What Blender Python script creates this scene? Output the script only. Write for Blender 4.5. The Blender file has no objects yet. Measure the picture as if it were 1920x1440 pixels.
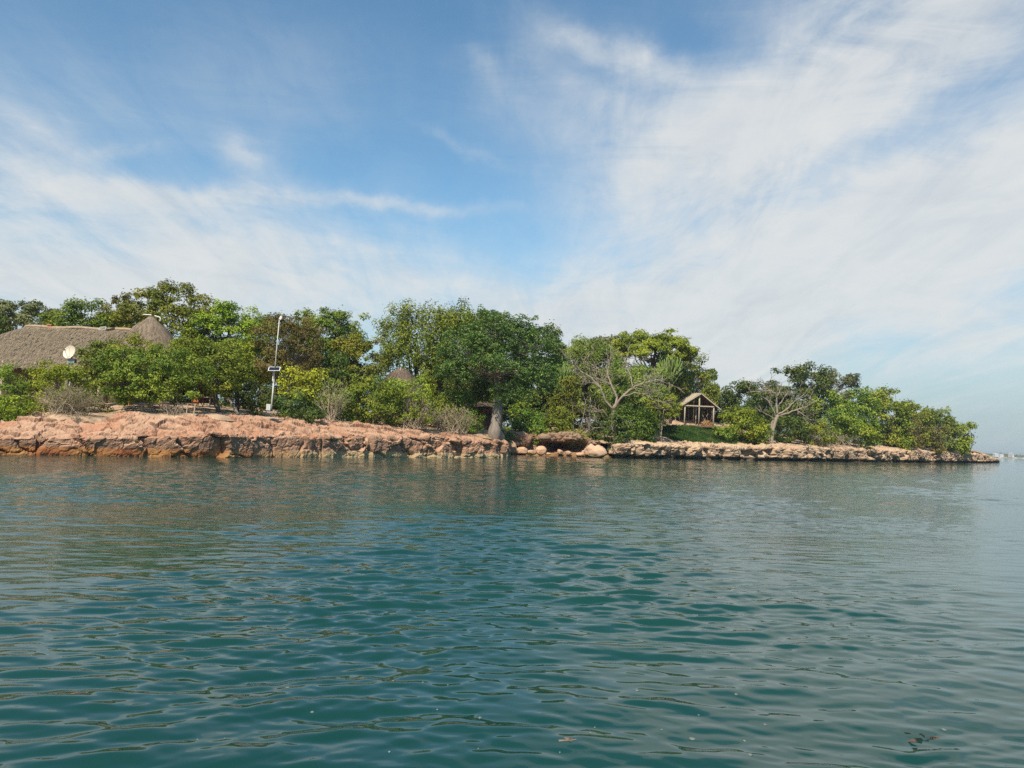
import bpy, math, random
import numpy as np
from mathutils import Vector, Matrix, Euler

SC = bpy.context.scene
R = math.radians
# ----------------------------------------------------------------------------------------------
# CAMERA, WORLD, SUN, EXPOSURE
# ----------------------------------------------------------------------------------------------
FPX = 1507.0                      # focal length in pixels of a 1920 px wide frame
CAM_H = 2.0
PITCH, ROLL = 4.02, 1.92
cam_d = bpy.data.cameras.new('camera')
cam = bpy.data.objects.new('camera', cam_d)
SC.collection.objects.link(cam)
cam_d.sensor_width = 36.0
cam_d.lens = 36.0 * FPX / 1920.0
cam_d.clip_start = 0.1
cam_d.clip_end = 20000.0
CM = Matrix.Rotation(R(90 + PITCH), 4, 'X') @ Matrix.Rotation(R(ROLL), 4, 'Z')
CM.translation = (0, 0, CAM_H)
cam.matrix_world = CM
SC.camera = cam
M3 = np.array(CM.to_3x3())

def ray(px, py):
    return M3 @ np.array([(px - 960) / FPX, (720 - py) / FPX, -1.0])
def at(px, py, Y):
    """world point seen at pixel (px, py) of the photograph at distance Y in front of the camera"""
    d = ray(px, py)
    return np.array([0, 0, CAM_H]) + d * (Y / d[1])
def on_plane(px, py, z=0.0):
    d = ray(px, py)
    return np.array([0, 0, CAM_H]) + d * ((z - CAM_H) / d[2])
def yhor(px): return 826.0 + 0.0335 * (px - 960)

SUN_AZ, SUN_EL = 199.0, 47.0      # azimuth clockwise from +Y (the view direction): behind the camera, to the left
S = Vector((math.sin(R(SUN_AZ)) * math.cos(R(SUN_EL)), math.cos(R(SUN_AZ)) * math.cos(R(SUN_EL)), math.sin(R(SUN_EL))))
sun_d = bpy.data.lights.new('sun', 'SUN')
sun_d.energy = 5.0
sun_d.angle = R(0.5)
sun_d.color = (1.0, 0.90, 0.74)
sun = bpy.data.objects.new('sun', sun_d)
SC.collection.objects.link(sun)
sun.rotation_euler = S.to_track_quat('Z', 'Y').to_euler()

W = bpy.data.worlds.new('World'); SC.world = W; W.use_nodes = True
nt = W.node_tree; nt.nodes.clear()
def N(tree, typ, **kw):
    n = tree.nodes.new(typ)
    for k, v in kw.items():
        if k == 'inputs':
            for i, x in v.items(): n.inputs[i].default_value = x
        else: setattr(n, k, v)
    return n
def math_n(tree, op, a, b=None, c=None, clamp=False):
    n = tree.nodes.new('ShaderNodeMath'); n.operation = op; n.use_clamp = clamp
    for i, x in enumerate((a, b, c)):
        if x is None: continue
        if isinstance(x, (int, float)): n.inputs[i].default_value = x
        else: tree.links.new(x, n.inputs[i])
    return n.outputs[0]

def ramp(t, fac, stops):
    r = t.nodes.new('ShaderNodeValToRGB'); t.links.new(fac, r.inputs[0])
    e = r.color_ramp.elements
    while len(e) < len(stops): e.new(0.5)
    for el, (p, c) in zip(e, stops): el.position = p; el.color = (*c, 1)
    return r.outputs[0]

def build_world():
    L = nt.links.new
    out = N(nt, 'ShaderNodeOutputWorld')
    sky = N(nt, 'ShaderNodeTexSky', sky_type='NISHITA', sun_disc=False, sun_elevation=R(SUN_EL), sun_rotation=R(SUN_AZ),
            altitude=0.0, air_density=1.1, dust_density=0.2, ozone_density=6.0)
    bg = N(nt, 'ShaderNodeBackground'); bg.inputs[1].default_value = 0.115
    grade = N(nt, 'ShaderNodeMix', data_type='RGBA', blend_type='MULTIPLY'); grade.inputs[0].default_value = 1.0; grade.inputs[7].default_value = (.94, 1.16, 1.06, 1)
    L(sky.outputs[0], grade.inputs[6]); L(grade.outputs[2], bg.inputs[0])
    tc = N(nt, 'ShaderNodeTexCoord')
    sep = N(nt, 'ShaderNodeSeparateXYZ'); L(tc.outputs['Generated'], sep.inputs[0])
    x, y, z = sep.outputs
    m = lambda *a, **k: math_n(nt, *a, **k)
    # broad wobble of the direction so that cloud edges fray
    wob = N(nt, 'ShaderNodeTexNoise', inputs={'Scale': 5.0, 'Detail': 4.0, 'Roughness': 0.6}); L(tc.outputs['Generated'], wob.inputs['Vector'])
    wsep = N(nt, 'ShaderNodeSeparateColor'); L(wob.outputs['Color'], wsep.inputs[0])
    az = m('ARCTAN2', x, y)
    el = m('ARCSINE', z)
    az = m('ADD', az, m('MULTIPLY', m('SUBTRACT', wsep.outputs[0], 0.5), 0.10))
    el = m('ADD', el, m('MULTIPLY', m('SUBTRACT', wsep.outputs[1], 0.5), 0.055))
    wob2 = N(nt, 'ShaderNodeTexNoise', inputs={'Scale': 17.0, 'Detail': 5.0, 'Roughness': 0.65}); L(tc.outputs['Generated'], wob2.inputs['Vector'])
    wsep2 = N(nt, 'ShaderNodeSeparateColor'); L(wob2.outputs['Color'], wsep2.inputs[0])
    az = m('ADD', az, m('MULTIPLY', m('SUBTRACT', wsep2.outputs[0], 0.5), 0.06)); el = m('ADD', el, m('MULTIPLY', m('SUBTRACT', wsep2.outputs[1], 0.5), 0.035))
    # cirrus plane: the direction projected on a high flat layer, fibres drawn out along the wind
    zz = m('ADD', m('MAXIMUM', z, 0.0), 0.16)
    cmb = N(nt, 'ShaderNodeCombineXYZ'); L(m('DIVIDE', x, zz), cmb.inputs[0]); L(m('DIVIDE', y, zz), cmb.inputs[1])
    mp = N(nt, 'ShaderNodeMapping'); L(cmb.outputs[0], mp.inputs['Vector'])
    mp.inputs['Rotation'].default_value = (0, 0, R(8)); mp.inputs['Scale'].default_value = (1.5, 0.55, 1)
    fib = N(nt, 'ShaderNodeTexNoise', inputs={'Scale': 1.2, 'Detail': 9.0, 'Roughness': 0.58, 'Distortion': 0.5}); L(mp.outputs[0], fib.inputs['Vector'])
    mp2 = N(nt, 'ShaderNodeMapping'); L(cmb.outputs[0], mp2.inputs['Vector'])
    mp2.inputs['Rotation'].default_value = (0, 0, R(-35)); mp2.inputs['Scale'].default_value = (3.2, 0.9, 1); mp2.inputs['Location'].default_value = (4, 2, 0)
    fib2 = N(nt, 'ShaderNodeTexNoise', inputs={'Scale': 1.6, 'Detail': 8.0, 'Roughness': 0.62, 'Distortion': 0.8}); L(mp2.outputs[0], fib2.inputs['Vector'])
    mp3 = N(nt, 'ShaderNodeMapping'); L(tc.outputs['Generated'], mp3.inputs['Vector'])
    mp3.inputs['Rotation'].default_value = (0, R(22), 0); mp3.inputs['Scale'].default_value = (2.2, 2.2, 7.5)
    fib3 = N(nt, 'ShaderNodeTexNoise', inputs={'Scale': 2.6, 'Detail': 12.0, 'Roughness': 0.70, 'Distortion': 0.9}); L(mp3.outputs[0], fib3.inputs['Vector'])
    blobs = [  # px, py, half length, half width, angle (up to the right is positive), weight
        (1560, 500, 620, 120, 24, .74), (1480, 215, 520, 95, 22, .54), (1740, 40, 330, 120, 5, .56), (1160, 95, 190, 34, -18, .44),
        (1850, 430, 330, 130, 8, .40), (1150, 560, 300, 70, 16, .42), (1400, 390, 230, 150, 30, .42), (1260, 250, 180, 95, 10, .28), (1700, 640, 500, 120, 0, .42), (1900, 300, 260, 200, 0, .16),
        (150, 480, 440, 105, 2, .66), (270, 362, 260, 24, 8, .36), (700, 388, 210, 14, 1, .36), (455, 295, 52, 26, -15, .34), (20, 270, 110, 90, 0, .36),
        (205, 276, 60, 12, 12, .20), (420, 170, 420, 120, 8, .14), (905, 125, 60, 24, -25, .22), (600, 470, 320, 75, -8, .36), (860, 275, 80, 10, -22, .18), (1020, 190, 160, 60, -20, .14),
        (560, 560, 600, 70, 0, .36), (985, 60, 120, 30, -20, .12), (985, 430, 140, 80, 0, -.16), (880, 30, 120, 70, 0, -.14),
        (1870, 195, 120, 80, 10, -.12), (1690, 270, 190, 30, 25, -.14), (1370, 75, 130, 40, -10, -.20), (1600, 300, 420, 160, 24, .14), (1120, 170, 240, 30, -22, .16), (930, 190, 130, 70, -20, .12), (1560, 300, 170, 24, 24, -.14), (1330, 300, 150, 18, 28, -.10), (1500, 395, 200, 16, 26, -.10)]
    tot = None
    for (px, py, hl, hw, ang, w) in blobs:
        d = ray(px, py); d = d / np.linalg.norm(d)
        a0, e0 = math.atan2(d[0], d[1]), math.asin(d[2])
        c, s = math.cos(R(ang)), math.sin(R(ang))
        da, de = m('SUBTRACT', az, a0), m('SUBTRACT', el, e0)
        p = m('ADD', m('MULTIPLY', da, c * FPX / hl), m('MULTIPLY', de, s * FPX / hl))
        q = m('ADD', m('MULTIPLY', da, -s * FPX / hw), m('MULTIPLY', de, c * FPX / hw))
        r2 = m('ADD', m('MULTIPLY', p, p), m('MULTIPLY', q, q))
        g = m('MULTIPLY', m('EXPONENT', m('MULTIPLY', r2, -1.0)), w)
        tot = g if tot is None else m('ADD', tot, g)
    f = m('ADD', m('ADD', m('MULTIPLY', m('SUBTRACT', fib.outputs['Fac'], 0.5), 1.5), m('MULTIPLY', m('SUBTRACT', fib2.outputs['Fac'], 0.5), 1.0)), m('MULTIPLY', m('SUBTRACT', fib3.outputs['Fac'], 0.5), 1.0))
    dens = m('ADD', tot, m('MULTIPLY', f, m('ADD', m('MULTIPLY', tot, 0.95), 0.14)))
    mr = N(nt, 'ShaderNodeMapRange', interpolation_type='SMOOTHSTEP'); L(dens, mr.inputs['Value'])
    for i, v in zip(('From Min', 'From Max', 'To Min', 'To Max'), (-0.12, 0.92, 0.0, 0.93)): mr.inputs[i].default_value = v
    bgc = N(nt, 'ShaderNodeBackground'); bgc.inputs[0].default_value = (0.945, 0.985, 0.995, 1); bgc.inputs[1].default_value = CLOUD
    csh = m('ADD', m('MULTIPLY', fib2.outputs['Fac'], .6), m('MULTIPLY', fib3.outputs['Fac'], .4))
    L(ramp(nt, csh, [(0.34, (.82, .87, .91)), (0.50, (.93, .97, .985)), (0.66, (1.02, 1.03, 1.01))]), bgc.inputs[0])
    mix = N(nt, 'ShaderNodeMixShader'); L(mr.outputs[0], mix.inputs[0]); L(bg.outputs[0], mix.inputs[1]); L(bgc.outputs[0], mix.inputs[2])
    # grey-blue veil of vapour that thickens towards the horizon
    veil = N(nt, 'ShaderNodeBackground'); veil.inputs[0].default_value = (.345, .43, .475, 1); veil.inputs[1].default_value = 1.0
    mv = N(nt, 'ShaderNodeMixShader'); zv = m('MULTIPLY', m('MAXIMUM', z, 0.0), 1 / 0.15)
    L(m('MULTIPLY', m('EXPONENT', m('MULTIPLY', m('MULTIPLY', zv, zv), -1.0)), 0.95), mv.inputs[0])
    L(bg.outputs[0], mv.inputs[1]); L(veil.outputs[0], mv.inputs[2]); L(mv.outputs[0], mix.inputs[1])
    L(mix.outputs[0], out.inputs['Surface'])
CLOUD = 0.66
build_world()
SC.view_settings.view_transform = 'Standard'
SC.view_settings.look = 'None'
SC.view_settings.exposure = 0.22
SC.view_settings.gamma = 1.0
SC.view_settings.use_curve_mapping = False
SC.cycles.use_denoising = False
SC.cycles.max_bounces = 6
SC.cycles.diffuse_bounces = 3
SC.cycles.glossy_bounces = 3
SC.cycles.transmission_bounces = 3
SC.cycles.volume_bounces = 0

# ----------------------------------------------------------------------------------------------
# NOISE
# ----------------------------------------------------------------------------------------------
def _h(ix, iy, iz, seed):
    h = (ix.astype(np.uint32) * np.uint32(374761393)) ^ (iy.astype(np.uint32) * np.uint32(668265263)) ^ (iz.astype(np.uint32) * np.uint32(2246822519)) ^ np.uint32((seed * 3266489917) & 0xffffffff)
    h ^= h >> np.uint32(15); h *= np.uint32(2246822519); h ^= h >> np.uint32(13); h *= np.uint32(3266489917); h ^= h >> np.uint32(16)
    return h.astype(np.float64) / 4294967295.0
def vnoise(P, seed=0):
    P = np.asarray(P, float); I = np.floor(P).astype(np.int64); f = P - I; f = f * f * (3 - 2 * f); r = 0
    for dx in (0, 1):
        for dy in (0, 1):
            for dz in (0, 1):
                w = (f[:, 0] if dx else 1 - f[:, 0]) * (f[:, 1] if dy else 1 - f[:, 1]) * (f[:, 2] if dz else 1 - f[:, 2])
                r = r + w * _h(I[:, 0] + dx, I[:, 1] + dy, I[:, 2] + dz, seed)
    return r * 2 - 1
def fbm(P, oct=4, seed=0, gain=0.5):
    a, s, r = 1.0, 1.0, 0
    for o in range(oct):
        r = r + a * vnoise(np.asarray(P) * s + 17.3 * o, seed + o); a *= gain; s *= 2.03
    return r
def worley(P, seed=0):
    P = np.asarray(P, float); I = np.floor(P).astype(np.int64)
    f1 = np.full(len(P), 9.0); f2 = np.full(len(P), 9.0); cid = np.zeros(len(P))
    for dx in (-1, 0, 1):
        for dy in (-1, 0, 1):
            for dz in (-1, 0, 1):
                c = I + np.array([dx, dy, dz])
                q = np.stack([_h(c[:, 0], c[:, 1], c[:, 2], seed + k) for k in (1, 2, 3)], 1) + c
                d = np.linalg.norm(q - P, axis=1); near = d < f1
                f2 = np.where(near, f1, np.minimum(f2, d)); cid = np.where(near, _h(c[:, 0], c[:, 1], c[:, 2], seed + 9), cid); f1 = np.where(near, d, f1)
    return f1, f2, cid
def facets(P, seed, tilt):
    """broken rock: every cell of a cell noise is a plane with its own height and tilt; returns height, crack distance"""
    P = np.asarray(P, float); I = np.floor(P).astype(np.int64); n = len(P)
    f1 = np.full(n, 9.0); f2 = np.full(n, 9.0); h = np.zeros(n)
    for dx in (-1, 0, 1):
        for dy in (-1, 0, 1):
            for dz in (-1, 0, 1):
                c = I + np.array([dx, dy, dz]); r = [_h(c[:, 0], c[:, 1], c[:, 2], seed + k) for k in range(7)]
                dl = np.stack(r[:3], 1) + c - P; d = np.linalg.norm(dl, axis=1); near = d < f1
                v = (r[3] - .5) + tilt * ((r[4] - .5) * dl[:, 0] + (r[5] - .5) * dl[:, 1] + (r[6] - .5) * dl[:, 2]) * 2
                f2 = np.where(near, f1, np.minimum(f2, d)); h = np.where(near, v, h); f1 = np.where(near, d, f1)
    return h, f2 - f1
def sstep(a, b, x):
    t = np.clip((x - a) / (b - a), 0, 1); return t * t * (3 - 2 * t)
def unit(v): return v / np.maximum(np.linalg.norm(v, axis=-1, keepdims=True), 1e-9)

# ----------------------------------------------------------------------------------------------
# OBJECT HELPERS
# ----------------------------------------------------------------------------------------------
def mesh_obj(name, V, F, mat, parent=None, smooth=False, tint=None, kind=None):
    """one mesh object from numpy vertices and an (n, 3) or (n, 4) face array (or a list of such arrays)"""
    Fs = F if isinstance(F, list) else [F]
    V = np.ascontiguousarray(V, dtype=np.float32)
    me = bpy.data.meshes.new(name)
    me.vertices.add(len(V)); me.vertices.foreach_set('co', V.ravel())
    loops = np.concatenate([np.asarray(f, np.int32).ravel() for f in Fs])
    sizes = np.concatenate([np.full(len(f), np.asarray(f).shape[1], np.int32) for f in Fs])
    starts = np.concatenate([[0], np.cumsum(sizes)[:-1]]).astype(np.int32)
    me.loops.add(len(loops)); me.loops.foreach_set('vertex_index', loops)
    me.polygons.add(len(sizes)); me.polygons.foreach_set('loop_start', starts)
    me.polygons.foreach_set('use_smooth', np.full(len(sizes), bool(smooth)))
    if tint is not None:
        at_ = me.attributes.new('tint', 'FLOAT', 'FACE'); at_.data.foreach_set('value', np.asarray(tint, np.float32))
    me.update(calc_edges=True)
    me.materials.append(mat)
    o = bpy.data.objects.new(name, me); SC.collection.objects.link(o)
    if parent is not None:
        o.parent = parent
        o.matrix_parent_inverse = Matrix.Translation(-Vector(parent.location)) if parent.parent is None else Matrix.Identity(4)
    if kind: o['kind'] = kind
    return o
def thing(name, label, cat, loc, group=None):
    o = bpy.data.objects.new(name, None); SC.collection.objects.link(o)
    o.empty_display_size = 0.3; o.location = [float(c) for c in loc]
    return tag(o, label, cat, group)
def tag(o, label, cat, group=None):
    o['label'] = label; o['category'] = cat
    if group: o['group'] = group
    return o

class MB:
    """collects boxes, tubes and grids in world coordinates into one mesh"""
    def __init__(s): s.v, s.q, s.t, s.n = [], [], [], 0
    def add(s, V, Q=None, T=None):
        V = np.asarray(V, float); s.v.append(V)
        if Q is not None and len(Q): s.q.append(np.asarray(Q) + s.n)
        if T is not None and len(T): s.t.append(np.asarray(T) + s.n)
        s.n += len(V); return s
    def box(s, c, size, rz=0.0, tilt=(0, 0)):
        h = np.array(size) / 2
        V = np.array([[x, y, z] for x in (-1, 1) for y in (-1, 1) for z in (-1, 1)]) * h
        m = np.array(Euler((tilt[0], tilt[1], rz)).to_matrix())
        return s.add(V @ m.T + np.array(c), [[0, 1, 3, 2], [4, 6, 7, 5], [0, 4, 5, 1], [2, 3, 7, 6], [0, 2, 6, 4], [1, 5, 7, 3]])
    def beam(s, a, b, w, h, up=(0, 0, 1)):
        a, b = np.array(a, float), np.array(b, float); d = unit(b - a); u = np.array(up, float); sd = unit(np.cross(d, u)); u = np.cross(sd, d)
        V = [p + i * sd * w / 2 + j * u * h / 2 for p in (a, b) for i in (-1, 1) for j in (-1, 1)]
        return s.add(V, [[0, 2, 3, 1], [4, 5, 7, 6], [0, 1, 5, 4], [2, 6, 7, 3], [0, 4, 6, 2], [1, 3, 7, 5]])
    def tube(s, P, r, sides=6):
        P = np.asarray(P, float); n = len(P); r = np.broadcast_to(np.asarray(r, float), (n,))
        d = np.gradient(P, axis=0); d = unit(d)
        ref = np.array([0.31, 0.22, 0.92]) if abs(d[0] @ np.array([0.31, 0.22, 0.92])) < 0.95 else np.array([1.0, 0, 0])
        u = unit(np.cross(d, ref)); w = np.cross(d, u)
        a = np.arange(sides) * 2 * np.pi / sides
        V = (P[:, None] + r[:, None, None] * (u[:, None] * np.cos(a)[None, :, None] + w[:, None] * np.sin(a)[None, :, None])).reshape(-1, 3)
        i = np.arange(n - 1)[:, None] * sides; k = np.arange(sides)[None]; k2 = (k + 1) % sides
        Q = np.stack([i + k, i + k2, i + sides + k2, i + sides + k], -1).reshape(-1, 4)
        T = []
        if sides > 3 and r[-1] > 0.004:
            V = np.vstack([V, P[:1], P[-1:]]); c0 = len(V) - 2
            T = [[c0, (j + 1) % sides, j] for j in range(sides)] + [[c0 + 1, (n - 1) * sides + j, (n - 1) * sides + (j + 1) % sides] for j in range(sides)]
        return s.add(V, Q, T)
    def build(s, name, mat, parent=None, smooth=False, kind=None):
        F = ([np.vstack(s.q)] if s.q else []) + ([np.vstack(s.t)] if s.t else [])
        return mesh_obj(name, np.vstack(s.v), F, mat, parent, smooth, kind=kind)

# ----------------------------------------------------------------------------------------------
# MATERIALS
# ----------------------------------------------------------------------------------------------
def new_mat(name):
    m = bpy.data.materials.new(name); m.use_nodes = True
    t = m.node_tree; b = t.nodes['Principled BSDF']
    return m, t, b
def noise(t, scale, detail=5, rough=0.6, vec=None, dist=0.0):
    n = t.nodes.new('ShaderNodeTexNoise'); n.inputs['Scale'].default_value = scale; n.inputs['Detail'].default_value = detail
    n.inputs['Roughness'].default_value = rough; n.inputs['Distortion'].default_value = dist
    if vec is not None: t.links.new(vec, n.inputs['Vector'])
    return n.outputs['Fac']
def mixc(t, fac, a, b, mode='MIX'):
    n = t.nodes.new('ShaderNodeMix'); n.data_type = 'RGBA'; n.blend_type = mode
    for s, x in ((n.inputs[0], fac), (n.inputs[6], a), (n.inputs[7], b)):
        if isinstance(x, (int, float)): s.default_value = x
        elif isinstance(x, tuple): s.default_value = (*x, 1)
        else: t.links.new(x, s)
    return n.outputs[2]
def gpos(t):
    g = t.nodes.new('ShaderNodeNewGeometry'); return g.outputs['Position'], g.outputs['Normal']
def scaled(t, vec, s):
    n = t.nodes.new('ShaderNodeVectorMath'); n.operation = 'MULTIPLY'; n.inputs[1].default_value = s; t.links.new(vec, n.inputs[0]); return n.outputs[0]
def bump(t, b, h, strength, dist):
    n = t.nodes.new('ShaderNodeBump'); n.inputs['Strength'].default_value = strength; n.inputs['Distance'].default_value = dist
    t.links.new(h, n.inputs['Height']); t.links.new(n.outputs[0], b.inputs['Normal'])
def simple(name, col, var=0.35, scale=6.0, rough=0.8, stretch=(1, 1, 1), bumpd=0.0, metal=0.0):
    m, t, b = new_mat(name); p, _ = gpos(t); p = scaled(t, p, stretch)
    n = noise(t, scale, 6, 0.65, p)
    c = tuple(col)
    t.links.new(ramp(t, n, [(0.3, tuple(x * (1 - var) for x in c)), (0.7, tuple(min(1, x * (1 + var)) for x in c))]), b.inputs['Base Color'])
    b.inputs['Roughness'].default_value = rough; b.inputs['Metallic'].default_value = metal
    if bumpd: bump(t, b, n, 0.8, bumpd)
    return m

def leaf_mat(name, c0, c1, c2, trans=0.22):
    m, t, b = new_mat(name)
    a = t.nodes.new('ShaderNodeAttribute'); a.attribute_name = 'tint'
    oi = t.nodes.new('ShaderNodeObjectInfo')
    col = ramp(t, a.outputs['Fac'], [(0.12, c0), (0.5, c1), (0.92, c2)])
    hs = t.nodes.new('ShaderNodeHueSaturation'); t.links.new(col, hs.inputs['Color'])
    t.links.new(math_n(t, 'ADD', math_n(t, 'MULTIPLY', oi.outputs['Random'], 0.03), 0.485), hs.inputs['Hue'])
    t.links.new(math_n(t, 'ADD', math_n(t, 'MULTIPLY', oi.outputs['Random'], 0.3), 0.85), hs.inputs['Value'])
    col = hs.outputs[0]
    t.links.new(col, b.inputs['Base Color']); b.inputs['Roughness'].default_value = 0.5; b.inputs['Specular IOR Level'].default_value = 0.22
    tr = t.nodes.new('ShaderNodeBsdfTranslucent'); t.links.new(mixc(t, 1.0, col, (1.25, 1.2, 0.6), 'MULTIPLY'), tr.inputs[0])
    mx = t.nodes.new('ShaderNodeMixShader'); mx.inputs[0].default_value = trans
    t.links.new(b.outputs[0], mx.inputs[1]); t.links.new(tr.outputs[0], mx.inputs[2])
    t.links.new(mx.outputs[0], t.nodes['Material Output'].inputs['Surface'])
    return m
LM = {
    'olive': leaf_mat('leaf_olive', (0.080, 0.113, 0.014), (0.206, 0.244, 0.025), (0.374, 0.357, 0.050)),
    'bright': leaf_mat('leaf_bright', (0.095, 0.157, 0.014), (0.243, 0.320, 0.023), (0.439, 0.477, 0.053)),
    'green': leaf_mat('leaf_green', (0.072, 0.123, 0.017), (0.182, 0.263, 0.029), (0.344, 0.376, 0.050)),
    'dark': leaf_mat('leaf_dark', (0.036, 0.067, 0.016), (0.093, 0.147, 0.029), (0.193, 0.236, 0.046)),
    'whorl': leaf_mat('leaf_whorl', (0.052, 0.104, 0.025), (0.125, 0.207, 0.043), (0.243, 0.310, 0.086)),
    'brown': leaf_mat('leaf_brown', (0.089, 0.075, 0.021), (0.196, 0.169, 0.040), (0.320, 0.282, 0.076)),
    'yellow': leaf_mat('leaf_yellow', (0.143, 0.169, 0.014), (0.356, 0.357, 0.029), (0.573, 0.600, 0.057)),
    'feather': leaf_mat('leaf_feather', (0.099, 0.150, 0.025), (0.223, 0.282, 0.050), (0.356, 0.395, 0.093)),
    'grey': leaf_mat('leaf_grey', (0.080, 0.097, 0.040), (0.169, 0.188, 0.071), (0.285, 0.282, 0.122)),
    'vine': leaf_mat('leaf_vine', (0.049, 0.106, 0.015), (0.122, 0.232, 0.029), (0.243, 0.338, 0.048)),
}
BARK = simple('bark_brown', (.13, .10, .075), .45, 3.0, .9, (4, 4, 1), .02)
BARK_PALE = simple('bark_pale', (.29, .235, .175), .35, 3.0, .85, (4, 4, 1), .02)
BARK_GREY = simple('bark_grey', (.24, .20, .165), .40, 2.5, .85, (3, 3, .8), .03)
TWIG = simple('dry_twig', (.30, .235, .16), .4, 8.0, .9)

def rock_mat(name, pale, red, crust, wet, wet_h, crust_amt=1.0, yellow=False):
    m, t, b = new_mat(name); p, nrm = gpos(t)
    sp = t.nodes.new('ShaderNodeSeparateXYZ'); t.links.new(p, sp.inputs[0])
    sn = t.nodes.new('ShaderNodeSeparateXYZ'); t.links.new(nrm, sn.inputs[0])
    n1 = noise(t, 0.35, 6, 0.62, p); n2 = noise(t, 1.7, 7, 0.68, scaled(t, p, (1, 1, 1.6)), 0.4); n3 = noise(t, 9.0, 6, 0.7, p)
    base = mixc(t, ramp(t, n1, [(0.44, (0, 0, 0)), (0.60, (1, 1, 1))]), pale, red)
    base = mixc(t, ramp(t, noise(t, 0.9, 5, .6, scaled(t, p, (1, 1, 2.5)), .5), [(0.52, (0, 0, 0)), (0.68, (.75, .75, .75))]), base, tuple(c * .62 for c in pale))
    base = mixc(t, ramp(t, n3, [(0.35, (0, 0, 0)), (0.7, (.8, .8, .8))]), base, tuple(min(.75, c * 1.22) for c in pale))
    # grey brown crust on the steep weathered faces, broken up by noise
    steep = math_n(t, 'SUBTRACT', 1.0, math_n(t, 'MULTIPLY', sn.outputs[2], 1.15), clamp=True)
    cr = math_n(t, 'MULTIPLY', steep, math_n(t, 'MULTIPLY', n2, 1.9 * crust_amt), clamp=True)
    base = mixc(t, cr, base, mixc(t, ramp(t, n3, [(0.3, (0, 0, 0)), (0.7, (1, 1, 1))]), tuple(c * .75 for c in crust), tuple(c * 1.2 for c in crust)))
    # tide band of red and ochre stain above the water
    zz = math_n(t, 'ADD', sp.outputs[2], math_n(t, 'MULTIPLY', math_n(t, 'SUBTRACT', n2, 0.5), 0.35 * wet_h + .15))
    mr = t.nodes.new('ShaderNodeMapRange'); t.links.new(zz, mr.inputs[0]); mr.inputs[1].default_value = wet_h * 0.85; mr.inputs[2].default_value = wet_h * 1.1; mr.inputs[3].default_value = 1; mr.inputs[4].default_value = 0
    wc = mixc(t, ramp(t, n1, [(0.4, (0, 0, 0)), (0.6, (1, 1, 1))]), wet, (wet[0] * 1.35, wet[1] * 2.1, wet[2] * 2.1))
    if yellow:                                     # the tide stain turns from red to pale ochre along the headland
        my = t.nodes.new('ShaderNodeMapRange'); t.links.new(math_n(t, 'ADD', sp.outputs[0], math_n(t, 'MULTIPLY', n1, 7.0)), my.inputs[0]); my.inputs[1].default_value = -19.0; my.inputs[2].default_value = -11.5
        wc = mixc(t, my.outputs[0], wc, (.40, .285, .155))
    base = mixc(t, mr.outputs[0], base, wc)
    t.links.new(base, b.inputs['Base Color']); b.inputs['Roughness'].default_value = 0.9
    h = math_n(t, 'ADD', math_n(t, 'MULTIPLY', n3, 0.4), n2)
    bump(t, b, h, 1.0, 0.10)
    return m
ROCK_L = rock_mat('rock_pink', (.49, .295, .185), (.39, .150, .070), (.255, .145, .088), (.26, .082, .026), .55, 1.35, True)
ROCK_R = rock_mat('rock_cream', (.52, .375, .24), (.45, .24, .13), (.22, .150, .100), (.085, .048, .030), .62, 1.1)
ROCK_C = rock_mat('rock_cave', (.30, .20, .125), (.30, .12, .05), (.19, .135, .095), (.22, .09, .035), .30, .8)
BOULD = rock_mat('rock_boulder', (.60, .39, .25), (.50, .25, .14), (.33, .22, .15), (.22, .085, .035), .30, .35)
SOIL = simple('soil', (.44, .30, .19), .5, .8, .95, (1, 1, 1), .05)
WOOD = simple('wood_grey', (.42, .345, .25), .3, 3.0, .85, (6, 6, 1))
WOOD_D = simple('wood_dark', (.10, .07, .05), .4, 3.0, .9, (6, 6, 1))
ORANGE = simple('painted_orange', (.42, .13, .04), .3, 5.0, .7)
TERRA = simple('terracotta_wall', (.42, .17, .09), .3, 2.0, .9)
WHITE = simple('white_paint', (.72, .71, .66), .08, 3.0, .5)
GREYM = simple('grey_metal', (.50, .49, .45), .12, 3.0, .45)
BOXM = simple('box_grey', (.52, .53, .50), .10, 3.0, .5)
BLACK = simple('black_plastic', (.015, .015, .016), .3, 3.0, .5)
PANEL = simple('panel_glass', (.012, .014, .022), .2, 3.0, .12)
DISH = simple('dish_cream', (.62, .54, .42), .10, 1.5, .5)
BLUEG = simple('dish_base_blue', (.22, .28, .32), .15, 3.0, .6)
THATCH = simple('thatch', (.225, .168, .115), .25, 3.0, .95, (3, 3, 1), .03)
THATCH_D = simple('thatch_dark', (.15, .105, .075), .45, 3.0, .95, (3, 3, 1), .06)
STRAW = leaf_mat('straw', (.175, .13, .088), (.22, .165, .112), (.27, .205, .142), 0.0)
STRAW_D = leaf_mat('straw_dark', (.06, .042, .03), (.14, .10, .07), (.24, .18, .125), 0.0)
PALMDRY = leaf_mat('dry_palm', (.16, .07, .03), (.36, .17, .075), (.52, .30, .15), 0.1)
CACT = leaf_mat('succulent', (.06, .095, .02), (.13, .18, .035), (.22, .26, .07), 0.0)
GRASS = leaf_mat('grass_blades', (.024, .058, .010), (.048, .105, .016), (.14, .15, .04), 0.2)

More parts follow.
